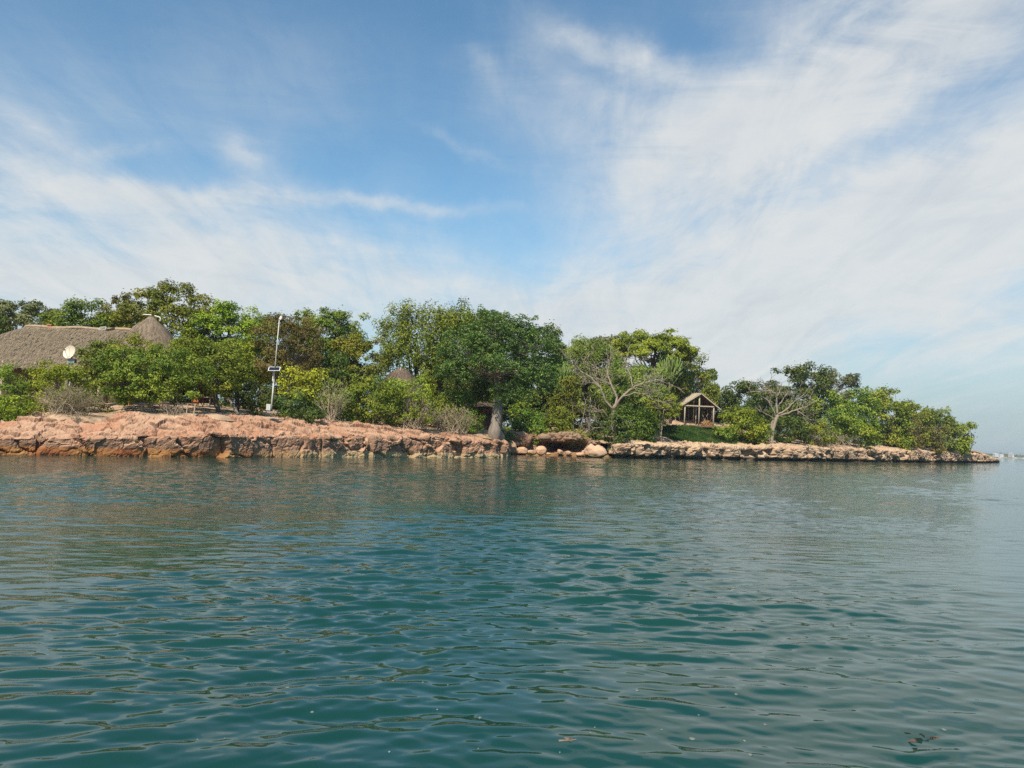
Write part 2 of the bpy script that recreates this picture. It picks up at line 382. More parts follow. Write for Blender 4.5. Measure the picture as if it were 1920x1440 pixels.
# ----------------------------------------------------------------------------------------------
# ISLAND SHAPE (shore distance D and heights along the shore, by photograph column)
# ----------------------------------------------------------------------------------------------
_px = np.linspace(-900, 2600, 701)
_a = np.array([(lambda d: d[0] / d[1])(ray(p, yhor(p))) for p in _px])
def a_of(px): return np.interp(px, _px, _a)
def px_of(X, Y): return np.interp(np.asarray(X) / np.asarray(Y), _a, _px)
D_T = np.array([(-900, 36), (-400, 44), (0, 52), (200, 55.5), (400, 60), (640, 72), (800, 81), (940, 90), (952, 113), (1000, 118), (1100, 118), (1140, 115), (1200, 116.5),
                (1300, 125), (1400, 134.5), (1500, 145), (1600, 162), (1700, 184), (1800, 215), (1850, 240), (1876, 268), (1900, 300)], float)
ZB_T = np.array([(-900, 2.2), (0, 2.1), (60, 2.6), (100, 3.0), (200, 2.9), (240, 3.3), (400, 3.4), (600, 3.45), (700, 3.3), (800, 3.05), (940, 2.6), (960, 3.0), (1030, 3.4), (1100, 3.2), (1140, 2.4), (1200, 2.95),
                 (1300, 3.1), (1400, 3.0), (1500, 3.1), (1600, 3.4), (1700, 3.6), (1800, 4.2), (1835, 3.6), (1876, 1.2)], float)
ZE_T = np.array([(-900, 1.2), (0, 1.25), (200, 1.47), (330, 1.75), (400, 1.95), (600, 2.0), (800, 2.3), (900, 2.1), (945, 1.75), (1140, 1.95), (1200, 2.1), (1300, 2.2), (1400, 2.25), (1500, 2.55),
                 (1600, 2.6), (1700, 2.7), (1800, 3.0), (1850, 2.6), (1866, 1.5), (1876, 0.5)], float)
RISE_T = np.array([(-900, .10), (0, .12), (300, .11), (400, .09), (600, .05), (900, .06), (1150, .12), (1240, .19), (1300, .195), (1400, .17), (1480, .10), (1600, .05), (1750, .02), (1850, 0)], float)
def tab(T, px): return np.interp(px, T[:, 0], T[:, 1])
def D_of(px): return tab(D_T, px)
TB = 6.5
def gz(px, t):
    px, t = np.asarray(px, float), np.asarray(t, float)
    zb = tab(ZB_T, px)
    return zb + tab(RISE_T, px) * np.clip(t - TB, 0, 22) - 0.20 + np.where(t < TB, (t - TB) * 0.35, 0)
def spot(px, t):
    """point on the ground in photograph column px, t metres behind the waterline"""
    Y = D_of(px) + t
    return np.array([a_of(px) * Y, Y, gz(px, t)])

def build_ground():
    cols = np.concatenate([np.linspace(-700, 0, 40), np.linspace(6, 1850, 420), np.linspace(1853, 1874, 8)])
    ts = np.concatenate([np.linspace(5.4, 26, 46), np.linspace(28, 75, 14), [82, 90]])
    C, T = np.meshgrid(cols, ts, indexing='ij')
    Y = D_of(C) + T * np.interp(C, [1700, 1874], [1, .35]); X = a_of(C) * Y; Z = gz(C, T)
    Z = np.where(T > 76, -1.0, Z)
    P = np.stack([X, Y, Z], -1).reshape(-1, 3)
    P[:, 2] += 0.10 * fbm(P * [0.6, 0.6, 0], 4, 5) * (P[:, 2] > 0)
    n, k = len(cols), len(ts)
    i = (np.arange(n - 1)[:, None] * k + np.arange(k - 1)[None]).ravel()
    mesh_obj('ground', P, np.stack([i, i + k, i + k + 1, i + 1], 1), SOIL, smooth=True, kind='structure')
build_ground()

def polyline_pts(pd, step):
    """resample a list of (px, Y) shore points to even spacing; returns XY, px and outward normals"""
    P = np.array([[a_of(p) * y, y] for p, y in pd]); pxs = np.array([p for p, _ in pd], float)
    seg = np.r_[0, np.cumsum(np.linalg.norm(np.diff(P, axis=0), axis=1))]
    s = np.arange(0, seg[-1], step)
    X = np.stack([np.interp(s, seg, P[:, 0]), np.interp(s, seg, P[:, 1])], 1)
    k = max(3, int(2.0 / step)); ker = np.hanning(2 * k + 1); ker /= ker.sum()
    Xp = np.vstack([np.repeat(X[:1], k, 0) + (np.arange(-k, 0)[:, None]) * (X[1] - X[0]), X, np.repeat(X[-1:], k, 0) + (np.arange(1, k + 1)[:, None]) * (X[-1] - X[-2])])
    X = np.stack([np.convolve(Xp[:, j], ker, 'valid') for j in (0, 1)], 1)
    tg = unit(np.gradient(X, axis=0)); ker2 = np.hanning(4 * k + 1); ker2 /= ker2.sum()
    tgp = np.vstack([np.repeat(tg[:1], 2 * k, 0), tg, np.repeat(tg[-1:], 2 * k, 0)])
    tg = unit(np.stack([np.convolve(tgp[:, j], ker2, 'valid') for j in (0, 1)], 1))
    return X, np.interp(s, seg, pxs), np.stack([tg[:, 1], -tg[:, 0]], 1), s

def cliff(name, pd, step, rows, profile, disp, mat, bed=0):
    X, pxs, nrm, s = polyline_pts(pd, step)
    T, Z, UP = profile(pxs, rows, s)                    # arrays (ncol, nrow): inland distance, height, 0 = face .. 1 = top
    P = np.concatenate([X[:, None, :] - nrm[:, None, :] * T[..., None], Z[..., None]], -1)
    ncol, nrow = T.shape
    N3 = np.concatenate([nrm[:, None, :] * np.cos(UP * 1.45)[..., None], np.sin(UP * 1.45)[..., None]], -1)
    flat = P.reshape(-1, 3); S2 = np.repeat(s[:, None], nrow, 1).ravel()
    d = disp(flat, S2, UP.ravel(), np.repeat(pxs[:, None], nrow, 1).ravel())
    flat = flat + N3.reshape(-1, 3) * d[:, None]
    if bed:                                            # bedding: the rock breaks into low horizontal ledges
        u = UP.ravel() * sstep(.3, .9, UP.ravel()); zn = .55 * fbm(flat * [.22, .22, 0], 3, 55) + .12 * fbm(flat * [1.3, 1.3, 0], 3, 56)
        q = (flat[:, 2] + zn) / bed; k = np.floor(q); zq = (k + sstep(.55, .95, q - k) + .12 * (q - k)) * bed / 1.12 * 1.0 - zn + .04
        zq = np.where(flat[:, 2] > .6, zq + (flat[:, 2] + zn) * (1 - 1 / 1.12), flat[:, 2]); flat[:, 2] += (zq - flat[:, 2]) * u * .85
    i = (np.arange(ncol - 1)[:, None] * nrow + np.arange(nrow - 1)[None]).ravel()
    return mesh_obj(name, flat, np.stack([i, i + nrow, i + nrow + 1, i + 1], 1), mat, smooth=False, kind='structure')

def ledge_profile(tb, notch, nface=34, nround=9, ntop=44):
    def f(px, rows, s):
        ze, zb = tab(ZE_T, px)[:, None], tab(ZB_T, px)[:, None]
        q = np.linspace(0, 1, nface)[None]
        zf = -1.2 + q * (0.80 * ze + 1.2)
        tf = notch * np.exp(-((zf - 0.12) / 0.30) ** 2) + 0.10 * q + 0 * zf
        a = np.linspace(0, np.pi / 2, nround + 1)[None, 1:]
        zr = 0.80 * ze + 0.20 * ze * np.sin(a); tr = 0.10 + 0.75 * (1 - np.cos(a)) + 0 * zr
        b = np.linspace(0, 1, ntop + 1)[None, 1:]
        zt = ze + (zb - ze) * b ** 0.8; tt = 0.85 + (tb - 0.85) * b + 0 * zt
        T = np.concatenate([tf, tr, tt], 1); Z = np.concatenate([zf, zr, zt], 1)
        UP = np.concatenate([0 * zf, a / (np.pi / 2) + 0 * zr, 1 + 0 * zt], 1)
        return T, Z, UP
    return f
def disp_left(P, s, up, px):
    rough = np.interp(px, [250, 600, 760, 900], [.6, .8, 1.3, 1.5])
    wp = P + .35 * np.stack([fbm(P * .7, 3, k) for k in (3, 13, 23)], 1)
    h1, c1 = facets(wp * [.34, .34, .42], 4, .8); h2, c2 = facets(wp * [.85, .85, 1.0], 11, .9); h3, c3 = facets(P * [2.4, 2.4, 3.2] + .3 * fbm(P * 2, 2, 6)[:, None], 19, 1.0)
    d = h1 * .62 * (1 - .55 * up) + h2 * (.15 + .07 * up) * (.6 + .4 * rough) + h3 * (.05 + .03 * up) * (.5 + .5 * rough) * (1 - .3 * up)
    d -= .26 * np.clip(1 - c1 / .07, 0, 1) * (1 - .35 * up) + .07 * np.clip(1 - c2 / .06, 0, 1)
    d += .05 * fbm(P * .8, 2, 21) + .028 * fbm(P * 6.5, 3, 35)
    cl = np.clip(1 - np.abs(vnoise(np.stack([s * 0.30, s * 0, s * 0], 1), 77)) / 0.06, 0, 1)       # deep vertical clefts
    d -= 0.45 * cl * (1 - up)
    gully = sstep(225, 236, px) * (1 - sstep(236, 262, px)) * sstep(1.7, 2.2, P[:, 2])             # the break left of the upper block
    d -= up * np.interp(px, [0, 60, 120, 420, 600], [.05, .15, .42, .38, .1])
    return d - .30 * gully + .12 * sstep(240, 250, px) * (1 - sstep(340, 352, px)) * sstep(.9, 1, up) * sstep(1.9, 2.1, P[:, 2])
def disp_right(P, s, up, px):
    wp = P + .30 * np.stack([fbm(P * .6, 3, k) for k in (33, 43, 53)], 1)
    f1, f2, cid = worley(wp * [0.33, 0.33, 0.22], 14)
    crack = np.clip(1 - (f2 - f1) / 0.25, 0, 1)
    h2, c2 = facets(wp * [.85, .85, 1.3], 15, .9); h3, c3 = facets(P * [2.0, 2.0, 3.2], 16, 1.0)
    d = (0.55 - f1) * 0.9 * (1 - .7 * up) - 1.15 * crack * (1 - .92 * up) + h2 * .34 * (1 - .3 * up) + h3 * .13 - .10 * np.clip(1 - c2 / .1, 0, 1)
    d += 0.16 * fbm(P * 0.7, 2, 22) * (1 - .4 * up) + .04 * fbm(P * 4, 3, 32)
    return d * np.interp(px, [1140, 1260, 1300, 1850, 1876], [.7, .75, 1, 1, .5])

left_pd = [(-500, 42.5)] + [(p, D_of(p)) for p in range(-400, 941, 20)] + [(944, 93), (948, 99), (951, 106), (954, 114), (957, 124)]
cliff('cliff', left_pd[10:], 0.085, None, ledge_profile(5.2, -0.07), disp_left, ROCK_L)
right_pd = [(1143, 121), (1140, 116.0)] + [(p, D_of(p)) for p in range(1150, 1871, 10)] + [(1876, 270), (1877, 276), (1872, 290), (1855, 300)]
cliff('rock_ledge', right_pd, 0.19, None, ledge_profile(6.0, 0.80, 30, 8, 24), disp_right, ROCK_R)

def cave_profile(px, rows, s):
    q = np.linspace(0, 1, 64)
    # (inland distance, height) control points of the undercut bank
    c = np.array([(0, -0.5), (0.1, 0.05), (1.6, 0.40), (3.4, 0.80), (4.6, 1.30), (4.4, 1.75), (2.6, 1.95), (1.2, 2.15), (0.9, 2.55), (1.2, 3.05), (2.2, 3.35), (6.5, 3.55)])
    e = np.array([(0, -0.5), (0.1, 0.05), (1.4, 0.45), (2.3, 1.00), (2.7, 1.40), (2.6, 1.80), (2.3, 2.10), (2.0, 2.40), (2.1, 2.70), (2.6, 3.00), (3.4, 3.15), (6.5, 3.25)])
    L = np.linspace(0, 1, len(c))
    w = (sstep(1015, 1035, px) * (1 - sstep(1088, 1104, px)))[:, None]
    hole = np.exp(-((px - 1049) / 9.0) ** 2)[:, None]
    T = (np.interp(q, L, c[:, 0])[None] * w + np.interp(q, L, e[:, 0])[None] * (1 - w)); Z = (np.interp(q, L, c[:, 1])[None] * w + np.interp(q, L, e[:, 1])[None] * (1 - w))
    T = T + hole * 3.5 * np.exp(-((Z - 1.15) / 0.55) ** 2) * (q < .62)[None]
    drop = np.interp(px, [1090, 1140], [0, .8])[:, None] * sstep(1.0, 3.0, Z)
    return T, Z - drop, np.clip((q[None] - .72) / .2, 0, 1) + 0 * T
def disp_cave(P, s, up, px):
    wp = P + .3 * np.stack([fbm(P * .8, 3, k) for k in (63, 73, 83)], 1)
    h1, c1 = facets(wp * [.42, .42, .8], 24, .9); h2, c2 = facets(wp * [1.3, 1.3, 2.0], 25, 1.0)
    return ((h1 * .75 - .25 * np.clip(1 - c1 / .1, 0, 1) + h2 * .30) * (1 - .7 * up) + .16 * fbm(P * .9, 2, 41) + .05 * fbm(P * 5, 3, 42)) * sstep(0.05, .5, P[:, 2])
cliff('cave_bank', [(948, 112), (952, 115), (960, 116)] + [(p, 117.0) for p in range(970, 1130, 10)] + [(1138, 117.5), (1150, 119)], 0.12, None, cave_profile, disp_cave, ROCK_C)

# ----------------------------------------------------------------------------------------------
# WATER
# ----------------------------------------------------------------------------------------------
def water_mat():
    m, t, b = new_mat('sea_water'); p, _ = gpos(t)
    n = noise(t, 0.08, 3, .5, p)
    t.links.new(ramp(t, n, [(0.35, (.0058, .044, .036)), (0.65, (.0088, .054, .042))]), b.inputs['Base Color'])
    b.inputs['Roughness'].default_value = 0.03; b.inputs['IOR'].default_value = 1.33; b.inputs['Specular IOR Level'].default_value = 0.5
    a = noise(t, 1.0, 4, .55, scaled(t, p, (2.9, 5.6, 1)), .5)
    # wavelets too small for the mesh, which is fine near by and coarser farther out
    ln = t.nodes.new('ShaderNodeVectorMath'); ln.operation = 'LENGTH'; t.links.new(p, ln.inputs[0])
    mr = t.nodes.new('ShaderNodeMapRange'); t.links.new(ln.outputs['Value'], mr.inputs[0])
    for i_, v_ in zip((1, 2, 3, 4), (8.0, 32.0, 0.0, WBUMP)): mr.inputs[i_].default_value = v_
    bn = t.nodes.new('ShaderNodeBump'); bn.inputs['Strength'].default_value = 1.0; bn.inputs['Distance'].default_value = 1.0
    t.links.new(math_n(t, 'MULTIPLY', a, mr.outputs[0]), bn.inputs['Height']); t.links.new(bn.outputs[0], b.inputs['Normal'])
    return m
WBUMP = 0.030
_rw = np.random.default_rng(3); NW = 120
LAM = np.exp(_rw.uniform(np.log(0.13), np.log(3.6), NW)); TH = np.radians(np.where(_rw.random(NW) < .62, _rw.normal(104, 17, NW), _rw.normal(72, 17, NW))); PH = _rw.uniform(0, 6.28, NW)   # crests run mostly across the view
SLOPE = 0.130 / math.sqrt(NW) * np.interp(np.log(LAM), np.log([0.13, 0.4, 1.2, 3.6]), [1.6, 1.3, .52, .2])
def wave_z(X, Y, sp):
    sh = X.shape; z0 = np.zeros(X.size); q = lambda s_, o: np.stack([X.ravel() * s_, Y.ravel() * s_, z0 + o], 1)
    gust = np.clip(0.85 + 0.75 * vnoise(np.stack([X.ravel() * .13, Y.ravel() * .07, z0], 1), 8) + .35 * vnoise(np.stack([X.ravel() * .5, Y.ravel() * .3, z0], 1), 18), .25, 1.7).reshape(sh)
    wx = 0.30 * vnoise(q(.35, 0), 9).reshape(sh); wy = 0.30 * vnoise(q(.35, 3), 10).reshape(sh); Z = np.zeros(sh)
    for k in range(NW):
        kk = 2 * np.pi / LAM[k]; p = kk * ((X + wx) * math.cos(TH[k]) + (Y + wy) * math.sin(TH[k])) + PH[k]
        Z += sstep(2.0, 4.2, LAM[k] / sp) * SLOPE[k] / kk * 1.414 * (np.sin(p) + 0.25 * np.cos(2 * p))
    return Z * gust
NA, NR = 440, 800
def spacing(Rr): return np.maximum(Rr * np.radians(86 / NA), Rr * (math.log(130 / 3.2) / NR))
def build_water():
    ang = np.concatenate([np.linspace(-180, -43, 30)[:-1], np.linspace(-43, 43, NA), np.linspace(43, 180, 30)[1:]])
    rad = np.concatenate([[0.4, 1.5, 2.6], np.geomspace(3.2, 130, NR), np.geomspace(134, 900, 60), [1300, 2000, 3200, 5000, 6500]])
    A, Rr = np.meshgrid(np.radians(ang), rad, indexing='ij')
    X, Y = Rr * np.sin(A), Rr * np.cos(A)
    Z = wave_z(X, Y, spacing(Rr))
    Z[np.abs(np.degrees(A)) > 45] = 0; Z[Rr > 800] = 0
    V = np.stack([X, Y, Z], -1).reshape(-1, 3); n, k = X.shape
    i = (np.arange(n - 1)[:, None] * k + np.arange(k - 1)[None]).ravel()
    mesh_obj('water', V, np.stack([i, i + 1, i + k + 1, i + k], 1), water_mat(), smooth=True, kind='structure')
def afloat(px, py, dz=.002):
    p = on_plane(px, py, 0.0); p[2] = float(wave_z(np.array([p[0]]), np.array([p[1]]), spacing(np.hypot(p[:1], p[1:2])))[0]) + dz
    return p
build_water()

# ----------------------------------------------------------------------------------------------
# PLANTS
# ----------------------------------------------------------------------------------------------
def leaf_quads(C, Nn, L, Wd, rng):
    n = len(C)
    t = rng.normal(size=(n, 3)); d = unit(np.cross(Nn, t)); s = np.cross(Nn, d)
    L = L * rng.uniform(.65, 1.35, n)[:, None]; w = Wd * rng.uniform(.7, 1.3, n)[:, None]
    fold = Nn * w * 0.22
    V = np.stack([C - d * L / 2, C + s * w / 2 + fold, C + d * L / 2 - Nn * L * .12, C - s * w / 2 + fold], 1).reshape(-1, 3)
    return V, np.arange(4 * n).reshape(-1, 4)

def sphere_dirs(n, rng): return unit(rng.normal(size=(n, 3)))

def crown_points(c, r, rng, leaves, cl_r, style):
    """leaf centres and normals, clump ids and clump centres of one crown with centre c and radii r"""
    c, r = np.array(c), np.array(r)
    seed = int(rng.integers(1, 9999))
    meanr = (r[0] * r[2]) ** .5
    ncl = int(np.clip(5.2 * (r[0] * r[1] * r[2]) ** (2 / 3) / cl_r ** 2, 14, 600))
    if style == 'sparse': ncl = int(ncl * .55)
    d = sphere_dirs(int(ncl * 1.6), rng)
    low = -0.85 if style not in ('umbrella', 'shrub') else (-0.15 if style == 'umbrella' else -0.95)
    d = d[d[:, 2] > low][:ncl]
    d[:, 1] = np.where((d[:, 1] > 0) & (rng.random(len(d)) < .4), -d[:, 1], d[:, 1])
    if style in ('round', 'droop', 'shrub', 'feather', 'whorl'): d = d / (np.abs(d) ** 3.2).sum(1, keepdims=True) ** (1 / 3.2) * .95
    lump = 1 + 0.22 * vnoise(d * 2.1 + 5, seed) + 0.13 * vnoise(d * 4.3, seed + 1)
    depth = 1 - 0.42 * rng.random(len(d)) ** 2.0
    cc = c + d * r * (lump * depth)[:, None]
    if style == 'umbrella': cc[:, 2] = c[2] + (cc[:, 2] - c[2]) * 0.9
    crs = cl_r * rng.uniform(.6, 1.35, len(cc)) * (0.8 if style == 'sparse' else 1)
    w = crs ** 2; cid = rng.choice(len(cc), leaves, p=w / w.sum())
    dd = sphere_dirs(leaves, rng); rr = rng.random(leaves) ** .45
    fl = {'umbrella': .42, 'whorl': .55, 'droop': 1.5, 'feather': .9}.get(style, .68)
    off = dd * rr[:, None] * crs[cid][:, None] * np.array([1.1, 1.1, fl])
    if style == 'droop': off[:, 2] -= crs[cid] * .5
    P = cc[cid] + off
    P += 0.25 * cl_r * np.stack([vnoise(P / cl_r * 1.7, seed + k) for k in (3, 4, 5)], 1)
    # sprigs that break the outline
    k = rng.random(leaves) < .06
    P[k] += unit(P[k] - c) * (rng.random(k.sum()) ** 2 * cl_r * .8)[:, None]
    Nn = unit(unit(P - c) * .55 + dd * .75 + np.array([0, 0, .55]) + rng.normal(size=(leaves, 3)) * .45)
    return P, Nn, cid, cc

def branch(mb, a, b, r0, r1, rng, wig=.12, n=6, sides=5, sag=0.0):
    a, b = np.array(a, float), np.array(b, float); L = np.linalg.norm(b - a)
    q = np.linspace(0, 1, n)[:, None]
    P = a + (b - a) * q
    j = np.cumsum(rng.normal(size=(n, 3)), 0) * wig * L / n; j -= q * j[-1]; j[0] = 0
    P = P + j * (q * (1 - q) * 4) ** .5
    P[:, 2] += (np.sin(q[:, 0] * np.pi)) * sag * L
    mb.tube(P, r0 + (r1 - r0) * q[:, 0] ** .8, sides)
    return P

SEED = [100]
def tree(name, label, cat, px, ytop, ybot, hw, t, sp, style='round', leaf=1.0, dens=1.0, trunk=None, bark=None, group=None, cl=1.0, limbs=10, trunk_px=None, twigs=0, tr=1.0, depth_r=.85):
    SEED[0] += 1; rng = np.random.default_rng(SEED[0])
    Y = D_of(px) + t
    if group == GB and style in ('round', 'droop', 'feather', 'whorl'):
        ybot = max(ybot, yhor(px) - (gz(px, t) + 1.6 - CAM_H) * FPX / Y)          # the skirts of the grove hang nearly to the ground
    c = at(px, (ytop + ybot) / 2, Y); rx = hw * Y / FPX; rz = (ybot - ytop) / 2 * Y / FPX
    bp = px if trunk_px is None else trunk_px
    base = np.array([a_of(bp) * Y, Y, 0]); base[2] = gz(bp, t) - .05
    root = thing(name, label, cat, base, group)
    L = 0.0031 * Y * leaf
    area = math.pi * hw * (ybot - ytop) / 2 * .284
    lp = 0.5 * (L / Y * 804) * (L * .52 / Y * 804) * (.5 if style == 'feather' else 1)
    n = int(np.clip(4.1 * (1.3 if group == GB else .92) * dens * area / lp * (.45 if style == 'sparse' else 1), 500, 26000))
    ry = min(rx, max(rz * 1.3, 2.0)) * depth_r
    P, Nn, cid, cc = crown_points(c, (rx * .94, ry, rz * .94), rng, n, cl * max(.30, .0085 * Y) * (1.0 if hw > 40 else .75), style)
    P[:, 2] = np.maximum(P[:, 2], gz(px_of(P[:, 0], P[:, 1]), P[:, 1] - D_of(px_of(P[:, 0], P[:, 1]))) + .02)
    wd = L * (.30 if style == 'feather' else .56)
    if style == 'feather': Nn = unit(Nn + rng.normal(size=Nn.shape) * .6)
    V, F = leaf_quads(P, Nn, L * (1.25 if style == 'feather' else 1), wd, rng)
    ct = rng.random(len(cc))
    tint = np.clip(.5 + (ct[cid] - .5) * .55 + rng.normal(size=n) * .17 + .12 * vnoise(P * .35, SEED[0]), 0, 1)
    mesh_obj('crown', V, F, LM[sp], root, tint=tint)
    mb = MB(); bark = bark or BARK
    cb = c[2] - rz * .75
    H = max(c[2] - base[2], .3)
    r0 = (trunk or np.clip(.045 * H, .05, .35)) * tr
    if style == 'shrub' or cb - base[2] < .25 * H:
        for k in range(limbs):
            tgt = cc[rng.integers(len(cc))]
            branch(mb, base + rng.normal(size=3) * [.15, .15, 0] * rx, tgt, r0 * .4, .015 * max(1, Y / 90), rng, .25, 6, 4)
    else:
        fork = np.array([base[0] + (c[0] - base[0]) * .6, base[1] + (c[1] - base[1]) * .6, base[2] + (cb - base[2]) * .9 + .1 * H])
        branch(mb, base, fork, r0 * 1.25, r0 * .8, rng, .10, 8, 8)
        for k in range(limbs):
            tgt = cc[rng.integers(len(cc))]
            p = branch(mb, fork, tgt, r0 * .55, .02 * max(1, Y / 90), rng, .22, 8, 5, .06)
            for j in range(2):
                q = p[rng.integers(3, 6)]; t2 = cc[np.argmin(np.linalg.norm(cc - (q + rng.normal(size=3) * rx * .4), axis=1))]
                branch(mb, q, t2, r0 * .22, .012 * max(1, Y / 90), rng, .25, 6, 4)
    mb.build('trunk', bark, root, True)
    if twigs:
        tm = MB()
        for k in range(twigs):
            q = c + sphere_dirs(1, rng)[0] * np.array([rx, ry, rz]) * rng.uniform(.3, 1.05)
            s = base + np.array([rng.normal() * rx * .35, rng.normal() * ry * .35, 0.1])
            q[2] = max(q[2], base[2] + .2)
            p = branch(tm, s, q, .022 * Y / 75, .010 * Y / 75, rng, .3, 5, 3)
            for j in range(3):
                a = p[rng.integers(2, 5)]; branch(tm, a, a + rng.normal(size=3) * rx * .22 + [0, 0, .15], .012 * Y / 75, .007 * Y / 75, rng, .3, 4, 3)
        tm.build('twigs', TWIG, root)
    return root

def grow(mb, p, d, L, r, lev, rng, up=.15, spread=.75, ratio=.72, minr=.015, sides=6, kids=(2, 3)):
    n = 5; P = [np.array(p)]; dd = np.array(d)
    for i in range(n):
        dd = unit(dd + rng.normal(size=3) * .16 + np.array([0, 0, up * .25]))
        P.append(P[-1] + dd * L / n)
    r1 = max(minr, r * .68)
    mb.tube(P, np.linspace(r, r1, n + 1), sides if lev > 2 else 4)
    if lev == 0: return
    for k in range(int(rng.integers(kids[0], kids[1] + 1))):
        nd = unit(dd + rng.normal(size=3) * spread * .6 + np.array([0, 0, up]))
        grow(mb, P[-1], nd, L * ratio * rng.uniform(.75, 1.2), r1 * rng.uniform(.7, .95), lev - 1, rng, up, spread, ratio, minr, sides, kids)
    if lev > 1:
        for k in range(2):
            i = int(rng.integers(2, n)); nd = unit(dd + rng.normal(size=3) * spread)
            grow(mb, P[i], nd, L * ratio * .6, r1 * .45, lev - 2, rng, up, spread, ratio, minr, sides, kids)

def limb_tree(name, label, cat, px_base, Ydepth, limbs, mat, seed, base_z, group=None, minr=.03):
    """a bare tree whose main limbs follow photograph polylines: (points px, py, dY), radius"""
    rng = np.random.default_rng(seed)
    b = np.array([a_of(px_base) * Ydepth, Ydepth, base_z])
    root = thing(name, label, cat, b, group)
    tk = MB(); br = MB()
    for k, (pts, r0, r1, lev) in enumerate(limbs):
        W_ = np.array([at(x, y, Ydepth + dy) for x, y, dy in pts])
        if k == 0 or lev < 0: W_[0][2] = min(W_[0][2], base_z - .1)
        q = np.linspace(0, len(W_) - 1, len(W_) * 4 - 3); P = np.stack([np.interp(q, np.arange(len(W_)), W_[:, j]) for j in range(3)], 1)
        P[1:-1] += rng.normal(size=(len(P) - 2, 3)) * .05
        if lev < 0:
            rr = np.linspace(r0, r1, len(P)); rr[0] *= 1.7; rr[1] *= 1.25
            tk.tube(P, rr, 10); continue
        br.tube(P, np.linspace(r0 * 1.2, r1 * 1.25, len(P)), 6)
        L = np.linalg.norm(W_[-1] - W_[0])
        for j in range(3 + len(W_)):
            i = int(rng.integers(len(P) // 3, len(P))); d = unit(P[min(i + 1, len(P) - 1)] - P[i - 1])
            nd = unit(d + rng.normal(size=3) * [.7, .7, .55] + [0, 0, .1])
            grow(br, P[i], nd, max(.5, L * rng.uniform(.16, .34)), max(minr, r1 * .75), lev, rng, .08, .8, .75, minr, 5, (1, 2))
    tk.build('trunk', mat, root, True)
    br.build('branches', mat, root, True)
    return root

def twig_bush(label, px, ytop, ybot, hw, t, n, mat, group=None, fan=1.0, thick=1.0, name='dry_shrub', sp=None, leaves=0):
    SEED[0] += 1; rng = np.random.default_rng(SEED[0])
    Y = D_of(px) + t; c = at(px, ytop, Y); base = spot(px, t); rx = hw * Y / FPX; H = max(.4, c[2] - base[2])
    root = thing(name, label, 'shrub', base, group); mb = MB(); tips = []
    for k in range(n):
        s = base + np.array([rng.normal() * rx * .30 / fan, rng.normal() * rx * .25, -.05])
        a = rng.uniform(-1, 1); e = base + np.array([a * rx * 1.05, rng.uniform(-.6, .6) * rx, H * math.sqrt(max(.05, 1 - .75 * a * a)) * rng.uniform(.55, 1.05)])
        p = branch(mb, s, e, .028 * thick * Y / 75, .010 * thick * Y / 75, rng, .28, 7, 3, .05)
        for j in range(5):
            q = p[rng.integers(2, 7)]; e2 = q + np.array([rng.normal() * .28, rng.normal() * .28, rng.uniform(-.1, .45)]) * min(rx, 1.6) * .6
            branch(mb, q, e2, .013 * thick * Y / 75, .007 * thick * Y / 75, rng, .3, 4, 3); tips.append(e2)
    mb.build('twigs', mat, root)
    if leaves:
        T = np.array(tips); P = T[rng.integers(0, len(T), leaves)] + rng.normal(size=(leaves, 3)) * .22
        V, F = leaf_quads(P, unit(rng.normal(size=(leaves, 3)) + [0, 0, .6]), .0028 * Y, .0015 * Y, rng)
        mesh_obj('foliage', V, F, LM[sp], root, tint=np.clip(rng.normal(.5, .2, leaves), 0, 1))
    return root

# ---- the back row of tall trees -----------------------------------------------------------------
GB = 'tall trees along the back of the island'
tree('acacia_tree', 'dark flat-topped tree with sky gaps at the far left above the thatched roof', 'tree', 30, 556, 660, 80, 46, 'grey', 'umbrella', 1.1, .8, group=GB)
tree('broadleaf_tree', 'dark broad tree at the left edge beside the sloping end of the long thatched roof', 'tree', -5, 585, 690, 48, 30, 'dark', group=GB)
tree('broadleaf_tree', 'bushy mid green tree rising behind the middle of the long thatched ridge', 'tree', 150, 560, 650, 60, 36, 'green', group=GB)
tree('broadleaf_tree', 'low dark green tree behind the right end of the long thatched ridge', 'tree', 208, 580, 660, 50, 38, 'olive', group=GB)
tree('twiggy_tree', 'thin reddish brown tree with bare twigs above the pointed thatched roof', 'tree', 243, 545, 650, 56, 41, 'brown', 'sparse', .9, 1.3, group=GB, limbs=26)
tree('broadleaf_tree', 'tallest round olive tree behind the pointed thatched roof', 'tree', 330, 538, 680, 92, 34, 'olive', group=GB, dens=1.1)
tree('broadleaf_tree', 'loose bright green tree sloping down right of the tallest round olive tree', 'tree', 425, 568, 690, 70, 29, 'bright', group=GB)
tree('broadleaf_tree', 'small green tree showing its top left of the white mast head', 'tree', 487, 584, 690, 50, 30, 'bright', group=GB)
tree('broadleaf_tree', 'tall green round tree behind the brown tree, right of the white mast', 'tree', 612, 570, 720, 76, 30, 'green', group=GB, dens=1.1)
tree('broadleaf_tree', 'narrow green tree at the gap left of the great dark tree', 'tree', 668, 622, 745, 46, 24, 'olive', group=GB)
tree('brown_tree', 'brown leaved tree with pale forked limbs directly behind the white mast', 'tree', 545, 592, 725, 68, 18, 'brown', 'round', .85, .95, bark=BARK_PALE, limbs=22, trunk_px=538)
tree('tamarind_tree', 'great dark olive tree with drooping foliage above the small thatched hut', 'tree', 785, 560, 745, 84, 27, 'olive', 'droop', .9, 1.25, group=GB, limbs=14)
tree('tamarind_tree', 'round-topped olive tree joined to the great dark tree, left of the tufted top', 'tree', 862, 571, 740, 62, 24, 'olive', 'droop', .9, 1.1, group=GB)
